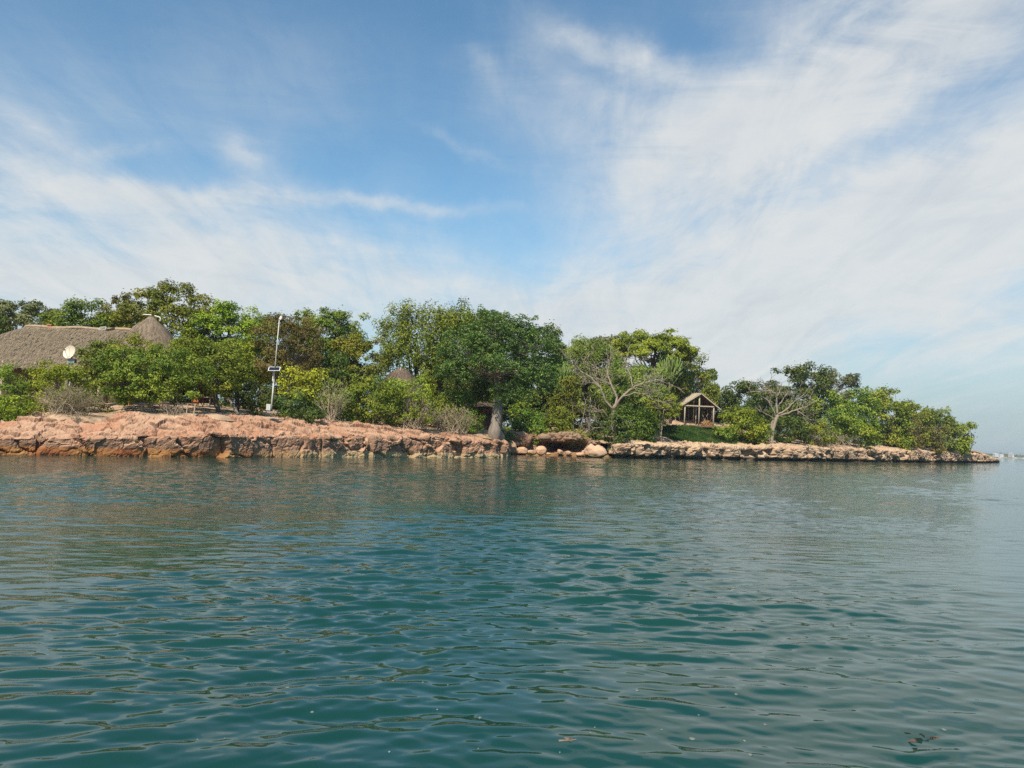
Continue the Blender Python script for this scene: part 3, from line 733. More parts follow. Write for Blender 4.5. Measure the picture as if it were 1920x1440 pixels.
tree('broadleaf_tree', 'dark tree with a tufted top just behind the baobab crown', 'tree', 918, 570, 660, 34, 22, 'dark', 'whorl', 1.1, 1.0, group=GB)
tree('broadleaf_tree', 'dark green tree sloping down right of the baobab crown', 'tree', 1010, 608, 790, 62, 24, 'dark', group=GB, dens=1.2)
tree('broadleaf_tree', 'shaded green tree between baobab and feathery tree', 'tree', 1062, 640, 790, 44, 26, 'green', group=GB)
tree('feathery_tree', 'soft feathery light green tree left of the bare grey limbs', 'tree', 1100, 640, 770, 52, 20, 'feather', 'feather', 1.1, 1.1, group=GB)
tree('acacia_tree', 'far dark flat-topped tree between the feathery tree and the umbrella tree', 'tree', 1142, 628, 690, 40, 46, 'grey', 'umbrella', 1.0, 1.0, group=GB)
tree('umbrella_tree', 'tall umbrella tree with yellow-green top and brown limbs behind the open hut', 'tree', 1222, 617, 720, 86, 30, 'bright', 'umbrella', .9, 1.2, group=GB, limbs=26, bark=BARK)
tree('umbrella_tree', 'olive shoulder tree stepping down from the umbrella tree above the open hut', 'tree', 1292, 665, 760, 46, 30, 'olive', 'round', .9, .8, group=GB, limbs=20)
tree('twiggy_tree', 'small loose twiggy tree against the sky at the right end of the tall grove', 'tree', 1322, 684, 730, 18, 33, 'green', 'sparse', 1.0, 1.6, group=GB)
tree('feathery_tree', 'feathery olive tree behind the right limbs of the big bare tree', 'tree', 1190, 680, 800, 62, 14, 'feather', 'feather', 1.1, 1.1, group=GB)
tree('broadleaf_tree', 'dark tree filling the shade behind the open hut', 'tree', 1325, 735, 810, 44, 38, 'dark', group=GB)
tree('broadleaf_tree', 'dark round tree right of the open hut', 'tree', 1405, 710, 810, 48, 24, 'dark', group=GB, dens=1.2)
tree('broadleaf_tree', 'dark tree topping the small right grove, left of the leaning tree', 'tree', 1500, 683, 800, 52, 26, 'dark', group=GB, dens=1.2)
tree('leaning_tree', 'sparse brownish tree leaning right with its limbs against the sky', 'tree', 1566, 688, 758, 44, 28, 'grey', 'sparse', .85, 1.2, group=GB, trunk_px=1538, limbs=34, bark=BARK_PALE, tr=.7)
tree('broadleaf_tree', 'green tree in the dip right of the leaning tree', 'tree', 1602, 733, 820, 40, 20, 'green', group=GB)
tree('broadleaf_tree', 'round topped olive green tree of the right grove with a twiggy crown', 'tree', 1655, 723, 840, 48, 16, 'olive', group=GB, limbs=16)
tree('broadleaf_tree', 'green tree sloping down towards the point', 'tree', 1705, 755, 845, 36, 14, 'olive', group=GB)
tree('feathery_tree', 'feathery tree, last tall one before the rocky point', 'tree', 1758, 763, 848, 34, 9, 'feather', 'feather', 1.2, 1.1, group=GB)
tree('broadleaf_tree', 'brownish olive small tree at the tip of the vegetation above the rocky point', 'tree', 1797, 793, 846, 27, 5, 'olive', group=GB)

# ---- bushes and undergrowth ----------------------------------------------------------------------
GU = 'bushes along the top of the rock shore'
def bush(label, px, yt, yb, hw, t, sp, style='shrub', leaf=1.0, dens=1.0, twigs=0, name='bush', **k):
    return tree(name, label, 'bush', px, yt, yb, hw, t, sp, style, leaf, dens, group=GU, twigs=twigs, limbs=k.pop('limbs', 8), **k)
bush('dark green bush at the left edge of the picture', 8, 683, 800, 46, 10, 'green')
bush('bright yellow-green bush under the satellite dish', 112, 676, 790, 76, 11, 'bright', twigs=20)
bush('low bright bush at the left edge above the rock', 20, 745, 806, 38, 6, 'bright')
bush('tan and green bush right of the satellite dish', 190, 640, 720, 40, 15, 'feather', 'round')
bush('green bush below the thatched roof, right of the dish', 232, 635, 730, 56, 15, 'olive', 'round')
tree('sea_almond_tree', 'wide dark green tree overhanging the shaded clearing on the left rock', 'tree', 285, 650, 772, 100, 9.5, 'green', 'round', 1.1, 1.25, limbs=14, trunk_px=318)
bush('dense green bush above the clearing, in front of the pointed roof', 318, 632, 705, 58, 17, 'olive', 'round')
tree('sea_almond_tree', 'green tree with low leafy boughs over the little orange stall', 'tree', 392, 630, 748, 66, 12, 'green', 'round', 1.1, 1.2, trunk_px=408)
bush('bright lime green bush left of the solar panel', 442, 640, 725, 40, 14, 'bright', 'round', 1.15)
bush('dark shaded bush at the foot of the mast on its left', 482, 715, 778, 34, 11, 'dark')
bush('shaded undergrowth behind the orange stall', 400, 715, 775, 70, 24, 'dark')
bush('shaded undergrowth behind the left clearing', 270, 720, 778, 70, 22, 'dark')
bush('yellow leaved bush right of the mast', 568, 690, 760, 46, 13, 'yellow', 'round', 1.1, .9)
bush('dark undergrowth right of the mast foot', 545, 735, 782, 44, 12, 'dark')
bush('green bush behind the pale fan of bare stems', 625, 715, 790, 48, 11, 'green', twigs=10)
bush('deep green tall bush behind the yellow leaved bush', 610, 650, 760, 50, 19, 'dark', 'round')
bush('spreading low bush on the rim of the pink rock between mast and bare stems', 575, 768, 790, 42, 7.0, 'dark', dens=1.4)
bush('green bush left below the small thatched hut', 700, 708, 802, 52, 9, 'green', dens=1.1)
bush('yellow-green twiggy bush in front of the small thatched hut', 768, 710, 802, 50, 8, 'bright', twigs=70, dens=.75)
bush('olive bush hiding the lower roof of the small thatched hut', 748, 708, 790, 44, 12, 'green')
bush('small leafy bush between the hut and the baobab', 852, 728, 785, 36, 13, 'vine', 'round')
bush('dense green bush behind the grey twigs', 815, 745, 802, 46, 13, 'green')
bush('green bush at the left foot of the baobab', 882, 768, 812, 20, 8, 'vine')
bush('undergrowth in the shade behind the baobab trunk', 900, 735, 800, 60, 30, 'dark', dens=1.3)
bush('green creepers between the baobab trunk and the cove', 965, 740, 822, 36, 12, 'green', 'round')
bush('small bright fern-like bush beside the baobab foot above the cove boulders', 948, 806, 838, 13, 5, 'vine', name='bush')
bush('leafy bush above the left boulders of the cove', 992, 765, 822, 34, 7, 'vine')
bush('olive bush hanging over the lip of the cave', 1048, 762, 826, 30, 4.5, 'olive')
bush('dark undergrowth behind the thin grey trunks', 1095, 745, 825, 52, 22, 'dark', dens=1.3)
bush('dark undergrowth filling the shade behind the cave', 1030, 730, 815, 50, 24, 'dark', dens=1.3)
bush('dark leafy tangle at the foot of the big bare tree', 1135, 790, 840, 34, 9, 'dark', dens=1.2)
bush('deep green creeper mound hanging to the ledge right of the big bare tree', 1193, 752, 838, 40, 7.5, 'vine', 'droop', 1.0, 1.2)
bush('olive bush behind the slim sapling', 1232, 725, 800, 36, 17, 'olive', 'round')
bush('bright yellow-green bush between open hut and grey bare tree', 1390, 768, 830, 52, 9, 'bright', dens=1.2)
bush('low green bush at the right corner of the lawn', 1352, 800, 826, 26, 9, 'green')
bush('dark green bush right behind the grey bare tree', 1478, 778, 832, 36, 11, 'dark', dens=1.2)
bush('tall olive bush sloping under the leaning tree', 1545, 745, 828, 58, 17, 'green', 'round', dens=1.1)
bush('tan and green low bush right of the grey bare tree', 1528, 792, 834, 40, 8, 'olive', twigs=20)
bush('bright low bush in the middle of the right grove', 1605, 800, 838, 44, 7.5, 'bright')
bush('brown dry bush in the shade of the right grove', 1690, 785, 842, 36, 10, 'brown', 'shrub', .8, .9)
bush('small bright green bush low on the right ledge', 1688, 812, 844, 24, 7, 'bright')
bush('brownish bush under the feathery tree by the point', 1742, 795, 846, 30, 7, 'brown', dens=.9)
bush('lowest yellow-green bush next to the rocky point', 1795, 825, 848, 22, 3.5, 'bright')
bush('shaded bush behind the left end of the right ledge', 1172, 800, 838, 24, 12, 'dark')
bush('dark tall bush closing the gap between open hut and right grove', 1445, 725, 800, 46, 30, 'dark', 'round')

bush('dark creeper mass round the trunk of the big bare tree', 1154, 768, 850, 24, 3.2, 'dark', dens=1.3)
bush('shaded tree boughs over the red clay hut', 885, 700, 766, 46, 15, 'dark', 'round', dens=1.2)
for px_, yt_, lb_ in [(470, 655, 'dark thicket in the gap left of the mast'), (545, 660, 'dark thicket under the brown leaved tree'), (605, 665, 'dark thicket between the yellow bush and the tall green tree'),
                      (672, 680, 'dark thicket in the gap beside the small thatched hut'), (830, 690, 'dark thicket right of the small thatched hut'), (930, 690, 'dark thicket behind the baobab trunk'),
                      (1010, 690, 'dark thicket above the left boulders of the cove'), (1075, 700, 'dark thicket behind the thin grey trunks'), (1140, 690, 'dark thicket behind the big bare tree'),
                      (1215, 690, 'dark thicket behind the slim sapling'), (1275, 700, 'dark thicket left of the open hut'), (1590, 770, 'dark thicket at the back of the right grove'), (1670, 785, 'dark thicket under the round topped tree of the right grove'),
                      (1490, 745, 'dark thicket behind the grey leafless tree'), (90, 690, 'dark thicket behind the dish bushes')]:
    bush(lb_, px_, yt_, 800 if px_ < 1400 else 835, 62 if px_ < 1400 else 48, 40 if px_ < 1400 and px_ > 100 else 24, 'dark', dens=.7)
bush('olive bush between the sapling crown and the roof of the open hut', 1254, 706, 775, 24, 29, 'olive', 'round')
bush('leafy shrub right of the lawn in front of the grey bare tree', 1425, 795, 832, 22, 8.5, 'green')
bush('olive bush in front of the small euphorbia left of the bare limbs', 1058, 706, 800, 27, 10.5, 'olive', 'round')
bush('small green bush drooping over the left lip of the cave', 1012, 796, 833, 17, 2.2, 'green', 'round')
bush('small olive bush drooping over the right lip of the cave', 1078, 800, 836, 19, 2.4, 'olive', 'round')
# ---- dry shrubs ----------------------------------------------------------------------------------
GD = 'dry leafless shrubs'
twig_bush('tangled grey leafless shrub hanging over the left rock under the yellow-green bush', 125, 722, 778, 58, 7.0, 170, TWIG, GD, 1.0, 1.0, 'dry_shrub', 'feather', 700)
twig_bush('pale fan of tall bare stems left of the small thatched hut', 622, 705, 787, 34, 7.0, 46, TWIG, GD, 2.2, 1.2, 'dry_shrub', 'feather', 260)
twig_bush('grey brown twiggy shrub in front of the yellow-green bush below the thatched hut', 772, 742, 800, 50, 6.6, 150, TWIG, GD, 1.2, 1.0, 'dry_shrub', 'olive', 500)
twig_bush('low grey leafless shrub left of the baobab foot', 848, 762, 805, 44, 6.4, 150, TWIG, GD, 1.0, 1.0, 'dry_shrub', 'feather', 420)
twig_bush('little dry sticks on the rim of the left rock under the wide tree', 325, 752, 777, 24, 6.6, 26, BARK_PALE, GD)
twig_bush('thin dry stems in the shade left of the big bare tree', 1110, 770, 826, 26, 8, 24, BARK_GREY, GD, 1.5, 1.6)
twig_bush('dry brush on the ledge under the right grove', 1560, 805, 836, 46, 6.5, 40, TWIG, GD)
twig_bush('straw coloured tuft on the slope of the left rock', 145, 772, 790, 12, 4.3, 40, TWIG, GD)

# ---- baobab --------------------------------------------------------------------------------------
def baobab():
    rng = np.random.default_rng(77)
    px, t = 926, 6.0; Y = D_of(px) + t; base = spot(px, t); base[2] = at(px, 811, Y)[2]
    root = thing('baobab_tree', 'big baobab with thick bare grey trunk and dark spreading crown in the middle', 'tree', base)
    top = at(937, 690, Y)
    tk = MB(); q = np.linspace(0, 1, 22)
    P = base + (top - base) * q[:, None]; P[:, 0] += .12 * np.sin(q * 5); P[0, 2] -= 1.4
    r = np.interp(q, [0, .06, .2, .6, .85, 1], [.90, .70, .61, .57, .48, .36])
    tk.tube(P, r, 20)
    o = tk.build('trunk', simple('bark_baobab', (.25, .21, .17), .4, 1.6, .85, (3, 3, .6), .04), root, True)
    v = np.empty(len(o.data.vertices) * 3); o.data.vertices.foreach_get('co', v); v = v.reshape(-1, 3)
    ax = np.stack([np.interp(v[:, 2], P[:, 2], P[:, 0]), np.interp(v[:, 2], P[:, 2], P[:, 1])], 1)
    dr = unit(v[:, :2] - ax); v[:, :2] += dr * (.07 * fbm(v * [1.6, 1.6, .35], 3, 9))[:, None]
    o.data.vertices.foreach_set('co', v.ravel()); o.data.update()
    # leaves stand in whorls round the twig ends
    br = MB(); allP, allN, allT = [], [], []
    lobes = [(880, 665, 66, 60, -1), (935, 630, 74, 56, 1), (990, 650, 58, 62, 0), (925, 700, 78, 48, -2.5), (1000, 715, 50, 46, -1), (850, 705, 40, 46, -2), (960, 740, 46, 34, -2), (1020, 690, 34, 40, 1)]
    for (lx, ly, hw, hh, dy) in lobes:
        c = at(lx, ly, Y + dy); rx, rz = hw * Y / FPX, hh * Y / FPX
        fork = P[int(rng.integers(14, 20))]
        main = branch(br, fork, c, .22, .09, rng, .2, 8, 6, .08)
        for k in range(int(hw * hh / 70)):
            d = sphere_dirs(1, rng)[0]; d[2] = abs(d[2]) * .9 - .35 * (rng.random() < .45)
            e = c + d * np.array([rx, rx * .9, rz]) * rng.uniform(.65, 1.02)
            branch(br, main[rng.integers(4, 8)], e, .05, .02, rng, .25, 6, 4, .06)
            for w in range(7):
                wc = e + rng.normal(size=3) * [.55, .55, .32]
                n = int(rng.integers(9, 15)); an = rng.uniform(0, 6.28) + np.arange(n) * 6.28 / n
                dirs = np.stack([np.cos(an), np.sin(an), rng.normal(0, .35, n)], 1)
                allP.append(wc + dirs * .24 + rng.normal(size=(n, 3)) * .07)
                allN.append(unit(np.array([0, 0, 1.0]) + dirs * .55 + rng.normal(size=(n, 3)) * .3)); allT.append(np.full(n, rng.random()))
    br.build('branches', BARK_PALE, root, True)
    Pn, Nn, T = np.vstack(allP), np.vstack(allN), np.concatenate(allT)
    V, F = leaf_quads(Pn, Nn, .30, .17, rng)
    mesh_obj('crown', V, F, LM['whorl'], root, tint=np.clip(.5 + (T - .5) * .5 + rng.normal(size=len(T)) * .16, 0, 1))
    # ivy round the top of the bare trunk
    n = 900; a = rng.uniform(0, 6.28, n); z = rng.uniform(.38, .75, n)
    C = base + (top - base) * z[:, None] + np.stack([np.cos(a), np.sin(a), 0 * a], 1) * rng.uniform(.6, .95, n)[:, None]
    keep = rng.random(n) < sstep(.34, .62, z)
    V, F = leaf_quads(C[keep], unit(np.stack([np.cos(a), np.sin(a), .5 + 0 * a], 1))[keep], .26, .15, rng)
    mesh_obj('creeper', V, F, LM['green'], root, tint=rng.random(keep.sum()))
baobab()

# ---- bare trees ----------------------------------------------------------------------------------
BARK_DEAD = simple('bark_dead', (.29, .23, .17), .3, 3.0, .85, (4, 4, 1), .02)
Yb = D_of(1150) + 5.5
limb_tree('bare_tree', 'big leafless tree with pale spreading limbs standing right of the cave', 'tree', 1153, Yb,
          [([(1158, 853, 0), (1152, 830, 0), (1148, 800, 0), (1150, 768, 0)], .34, .24, -1),
           ([(1150, 768, 0), (1136, 752, -.5), (1126, 727, -1), (1108, 708, -1), (1088, 695, -1)], .16, .06, 3),
           ([(1126, 727, -1), (1112, 718, -1.5), (1094, 716, -2)], .09, .04, 2),
           ([(1150, 768, 0), (1157, 745, .5), (1146, 722, .5), (1139, 700, 1), (1136, 686, 1)], .17, .06, 3),
           ([(1146, 722, .5), (1130, 713, 0), (1116, 708, 0), (1104, 690, 0)], .08, .04, 2),
           ([(1150, 768, 0), (1166, 744, -1), (1186, 728, -1), (1205, 718, -1.5), (1240, 711, -2)], .18, .06, 3),
           ([(1186, 728, -1), (1182, 705, -.5), (1176, 688, 0), (1172, 672, 0)], .09, .04, 3),
           ([(1166, 744, -1), (1190, 737, -2), (1212, 738, -2), (1226, 752, -2)], .08, .04, 2),
           ([(1146, 790, 0), (1130, 769, -1), (1110, 772, -1)], .07, .03, 2),
           ([(1148, 810, 0), (1125, 800, 1), (1108, 806, 1)], .05, .03, 1)], BARK_DEAD, 5, gz(1150, 5.5) - 1.8, minr=.036)
Yg = D_of(1447) + 6.0
limb_tree('bare_tree', 'grey leafless tree with twin trunk and wide limbs on the right ledge', 'tree', 1446, Yg,
          [([(1444, 831, 0), (1449, 808, 0), (1454, 790, 0), (1458, 778, 0)], .36, .24, -1),
           ([(1441, 830, .3), (1446, 806, .3), (1448, 792, .3), (1455, 780, .2)], .26, .16, -1),
           ([(1458, 778, 0), (1456, 755, 0), (1458, 742, 0), (1446, 732, 0), (1422, 734, 0), (1400, 736, 0)], .17, .05, 2),
           ([(1458, 742, 0), (1462, 732, .5), (1456, 726, 1)], .09, .05, 2),
           ([(1460, 760, 0), (1470, 748, 0), (1480, 732, 0)], .10, .05, 2),
           ([(1458, 778, 0), (1475, 768, -.5), (1488, 754, -.5), (1508, 739, -1)], .16, .05, 2),
           ([(1460, 780, 0), (1485, 772, -1), (1512, 763, -1), (1528, 752, -1)], .15, .05, 2),
           ([(1495, 770, -1), (1510, 780, -1), (1524, 790, -1)], .08, .04, 2),
           ([(1456, 782, 0), (1448, 765, 0), (1440, 750, .5), (1426, 742, .5)], .09, .04, 2),
           ([(1455, 788, 0), (1440, 778, -.5), (1428, 772, -.5)], .07, .03, 2)], BARK_DEAD, 9, gz(1447, 6.0) - .25, minr=.04)
def slim_tree(label, px, t, ytop, seed, lean=0, r=.09, mat=BARK_GREY):
    rng = np.random.default_rng(seed); Y = D_of(px) + t; b = spot(px, t); e = at(px + lean, ytop, Y)
    root = thing('slim_trunk', label, 'tree', b, 'thin grey trunks in the shade of the cove'); mb = MB()
    p = branch(mb, b - [0, 0, .1], e, r, r * .6, rng, .08, 9, 6)
    mb.build('trunk', mat, root, True)
    for k in range(4):
        b2 = MB(); q = p[rng.integers(4, 9)]; branch(b2, q, q + np.array([rng.normal() * 1.0, rng.normal() * .5, rng.uniform(.4, 1.4)]), r * .45, .02, rng, .2, 5, 4); b2.build('branch', mat, root)
slim_tree('slanting thin grey trunk, leftmost of the shaded pair right of the cave', 1086, 6.5, 752, 1, 12)
slim_tree('upright thin grey trunk right of the slanting one, above the cave lip', 1105, 6.0, 745, 2, 2)
slim_tree('thinnest grey trunk nearest the big bare tree', 1113, 7.5, 755, 3, 3, .06)
slim_tree('thin pale stem in the shade left of the slanting grey trunk', 1076, 8.0, 760, 4, -2, .06)

def sapling():
    rng = np.random.default_rng(6); px, t = 1238, 4.6; Y = D_of(px) + t; b = spot(px, t); b[2] = at(px, 828, Y)[2]
    root = thing('sapling', 'slim twin-stemmed young tree with yellowish crown at the left end of the lawn', 'tree', b); mb = MB()
    for k, (dx, tx, ty) in enumerate([(-2, 1236, 768), (1, 1246, 762), (3, 1244, 770)]):
        branch(mb, at(px + dx * .4, 829, Y), at(tx, ty, Y), .10, .055, rng, .08, 8, 6)
        for j in range(9):
            a = at(tx, ty, Y) ; branch(mb, a, a + np.array([rng.normal() * 1.6, rng.normal(), rng.uniform(.3, 2.2)]), .045, .015, rng, .2, 5, 4)
    mb.build('trunk', BARK_PALE, root, True)
    P, Nn, cid, cc = crown_points(at(1246, 762, Y), (2.7, 2.0, 1.9), rng, 2600, .55, 'sparse')
    V, F = leaf_quads(P, Nn, .32, .17, rng)
    mesh_obj('crown', V, F, LM['olive'], root, tint=np.clip(rng.normal(.65, .2, len(P)), 0, 1))
sapling()

def euphorbia(label, px, yt, yb, hw, t, seed, n=150):
    yb += 16; n = int(n * 1.3); rng = np.random.default_rng(seed); Y = D_of(px) + t; c = at(px, (yt + yb) / 2, Y); rx, rz = hw * Y / FPX, (yb - yt) / 2 * Y / FPX
    base = spot(px, t); root = thing('candelabra_euphorbia', label, 'succulent tree', base, 'candelabra euphorbias'); tk = MB(); fb = MB(); tints = []
    branch(tk, base, c - [0, 0, rz * .6], .25, .18, rng, .05, 6, 8)
    tk.build('trunk', BARK, root, True)
    for k in range(n):
        d = sphere_dirs(1, rng)[0]; d[2] = d[2] * .8 + .05; d = unit(d)
        s = c - np.array([0, 0, rz * .3]) + d * np.array([rx, rx * .7, rz]) * rng.uniform(.25, .6); e = c + d * np.array([rx, rx * .7, rz]) * rng.uniform(.85, 1.1) + [0, 0, rz * .35]
        q = np.linspace(0, 1, 5)[:, None]; P = s + (e - s) * q; P[:, :2] += (np.sin(q * 1.57) - q) * (e - s)[:2] * .9
        fb.tube(P, np.array([.085, .10, .10, .095, .06]) * Y / 145, 5); tints.append(rng.random())
    o = fb.build('fingers', CACT, root, True)
    nf = len(o.data.polygons); per = np.repeat(tints, 20); a = o.data.attributes.new('tint', 'FLOAT', 'FACE')
    v = np.full(nf, .6, np.float32); v[:len(per)] = .35 + .5 * per; a.data.foreach_set('value', v)
euphorbia('candelabra euphorbia with upturned pale green fingers in the tree slope above the hut', 1256, 664, 708, 24, 23, 1)
euphorbia('smaller candelabra euphorbia right below the largest one', 1284, 694, 730, 18, 28, 2, 90)
euphorbia('yellowish candelabra euphorbia peeping over the right roof slope of the open hut', 1335, 722, 762, 15, 30, 3, 110)
euphorbia('small euphorbia among leaves left of the bare limbs', 1055, 678, 712, 14, 12, 4, 60)

def spiky():
    rng = np.random.default_rng(8); b = spot(712, 10.5); Y = b[1]; c = at(712, 716, Y)
    root = thing('aloe_plant', 'spiky upright pale leaves left of the small thatched hut roof', 'plant', b); mb = MB(); st = MB()
    branch(st, b, c - [0, 0, .2], .06, .05, rng, .05, 5, 6); st.build('stem', BARK, root)
    for k in range(16):
        e = c + np.array([rng.normal() * .45, rng.normal() * .3, rng.uniform(.5, 1.0)]); mb.tube([c, (c + e) / 2 + [0, 0, .1], e], [.04, .035, .01], 4)
    mb.build('leaves', simple('aloe_green', (.12, .20, .05), .3), root)
spiky()

# ---- lawn ----------------------------------------------------------------------------------------
def lawn():
    rng = np.random.default_rng(12); n = 26000
    px = rng.uniform(1236, 1420, n); t = rng.uniform(5.6, 24, n)
    edge = vnoise(np.stack([px * .06, t * .4, 0 * px], 1), 3)
    k = (t > np.interp(px, [1236, 1262, 1330, 1420], [11, 6.6, 5.6, 5.2]) + edge * .6) & (t < np.interp(px, [1236, 1270, 1345, 1390, 1412], [18.5, 20.6, 20.2, 16, 4]) + edge)
    px, t = px[k], t[k]; Y = D_of(px) + t; P = np.stack([a_of(px) * Y, Y, gz(px, t) + .06], 1)
    P[:, 2] += .10 * fbm(P * [.6, .6, 0], 4, 5)
    m = len(P); d = unit(np.stack([rng.normal(size=m) * .5, rng.normal(size=m) * .5, np.ones(m)], 1)); s = unit(np.cross(d, rng.normal(size=(m, 3))))
    h = rng.uniform(.12, .42, m)[:, None] * (1 + .5 * vnoise(P * .9, 6))[:, None]; w = .09
    V = np.stack([P - s * w - [0, 0, .12], P + s * w - [0, 0, .12], P + d * h + s * .02, P + d * h - s * .02], 1).reshape(-1, 3)
    tint = np.clip(.45 + .45 * vnoise(P * .5, 4) + .3 * vnoise(P * 1.7, 5) + rng.normal(size=m) * .15, 0, 1)
    o = mesh_obj('grass', V, np.arange(4 * m).reshape(-1, 4), GRASS, tint=tint, kind='stuff')
    tag(o, 'deep green ground cover on the slope in front of the open hut', 'grass')
lawn()

# ----------------------------------------------------------------------------------------------
# BUILDINGS
# ----------------------------------------------------------------------------------------------
def thatch_strands(root, faces, n, mat, rng, L=.55):
    """loose stalks lying down the slope of the given roof triangles or quads"""
    A = np.array([np.linalg.norm(np.cross(f[1] - f[0], f[3] - f[0])) for f in faces]); k = rng.choice(len(faces), n, p=A / A.sum())
    Fq = np.array(faces)[k]; u, v = rng.random((n, 1)), rng.random((n, 1))
    P = (Fq[:, 0] * (1 - u) + Fq[:, 1] * u) * (1 - v) + (Fq[:, 3] * (1 - u) + Fq[:, 2] * u) * v      # 0-1 ridge side, 3-2 eave side
    nn = unit(np.cross(Fq[:, 1] - Fq[:, 0] + 1e-4, Fq[:, 3] - Fq[:, 0])); nn *= np.sign(nn[:, 2:3] + 1e-9)
    dn = np.array([0, 0, -1.0]) + 0 * nn; dn = unit(dn - nn * np.sum(dn * nn, 1, keepdims=True)); sd = np.cross(nn, dn)
    dn = unit(dn + sd * rng.normal(size=(n, 1)) * .22)
    ll = L * rng.uniform(.6, 1.4, (n, 1)); w = rng.uniform(.012, .03, (n, 1))
    a = P + nn * rng.uniform(.01, .05, (n, 1)); b = a + dn * ll + nn * rng.uniform(-.02, .05, (n, 1))
    V = np.stack([a - sd * w, a + sd * w, b + sd * w * .5, b - sd * w * .5], 1).reshape(-1, 3)
    mesh_obj('thatch_strands', V, np.arange(4 * n).reshape(-1, 4), mat, root, tint=np.clip(rng.normal(.5, .22, n), 0, 1), kind='stuff')

def cone_pieces(c, prof, sides=28, a0=0, sq=1.0):
    an = np.arange(sides) * 2 * np.pi / sides + a0
    rings = [np.stack([c[0] + r * np.cos(an), c[1] + r * np.sin(an) * sq, np.full(sides, z)], 1) for r, z in prof]
    return rings
def rings_mesh(mb, rings):
    n = len(rings[0]); V = np.vstack(rings); Q = [[i * n + k, i * n + (k + 1) % n, (i + 1) * n + (k + 1) % n, (i + 1) * n + k] for i in range(len(rings) - 1) for k in range(n)]
    mb.add(V, Q)

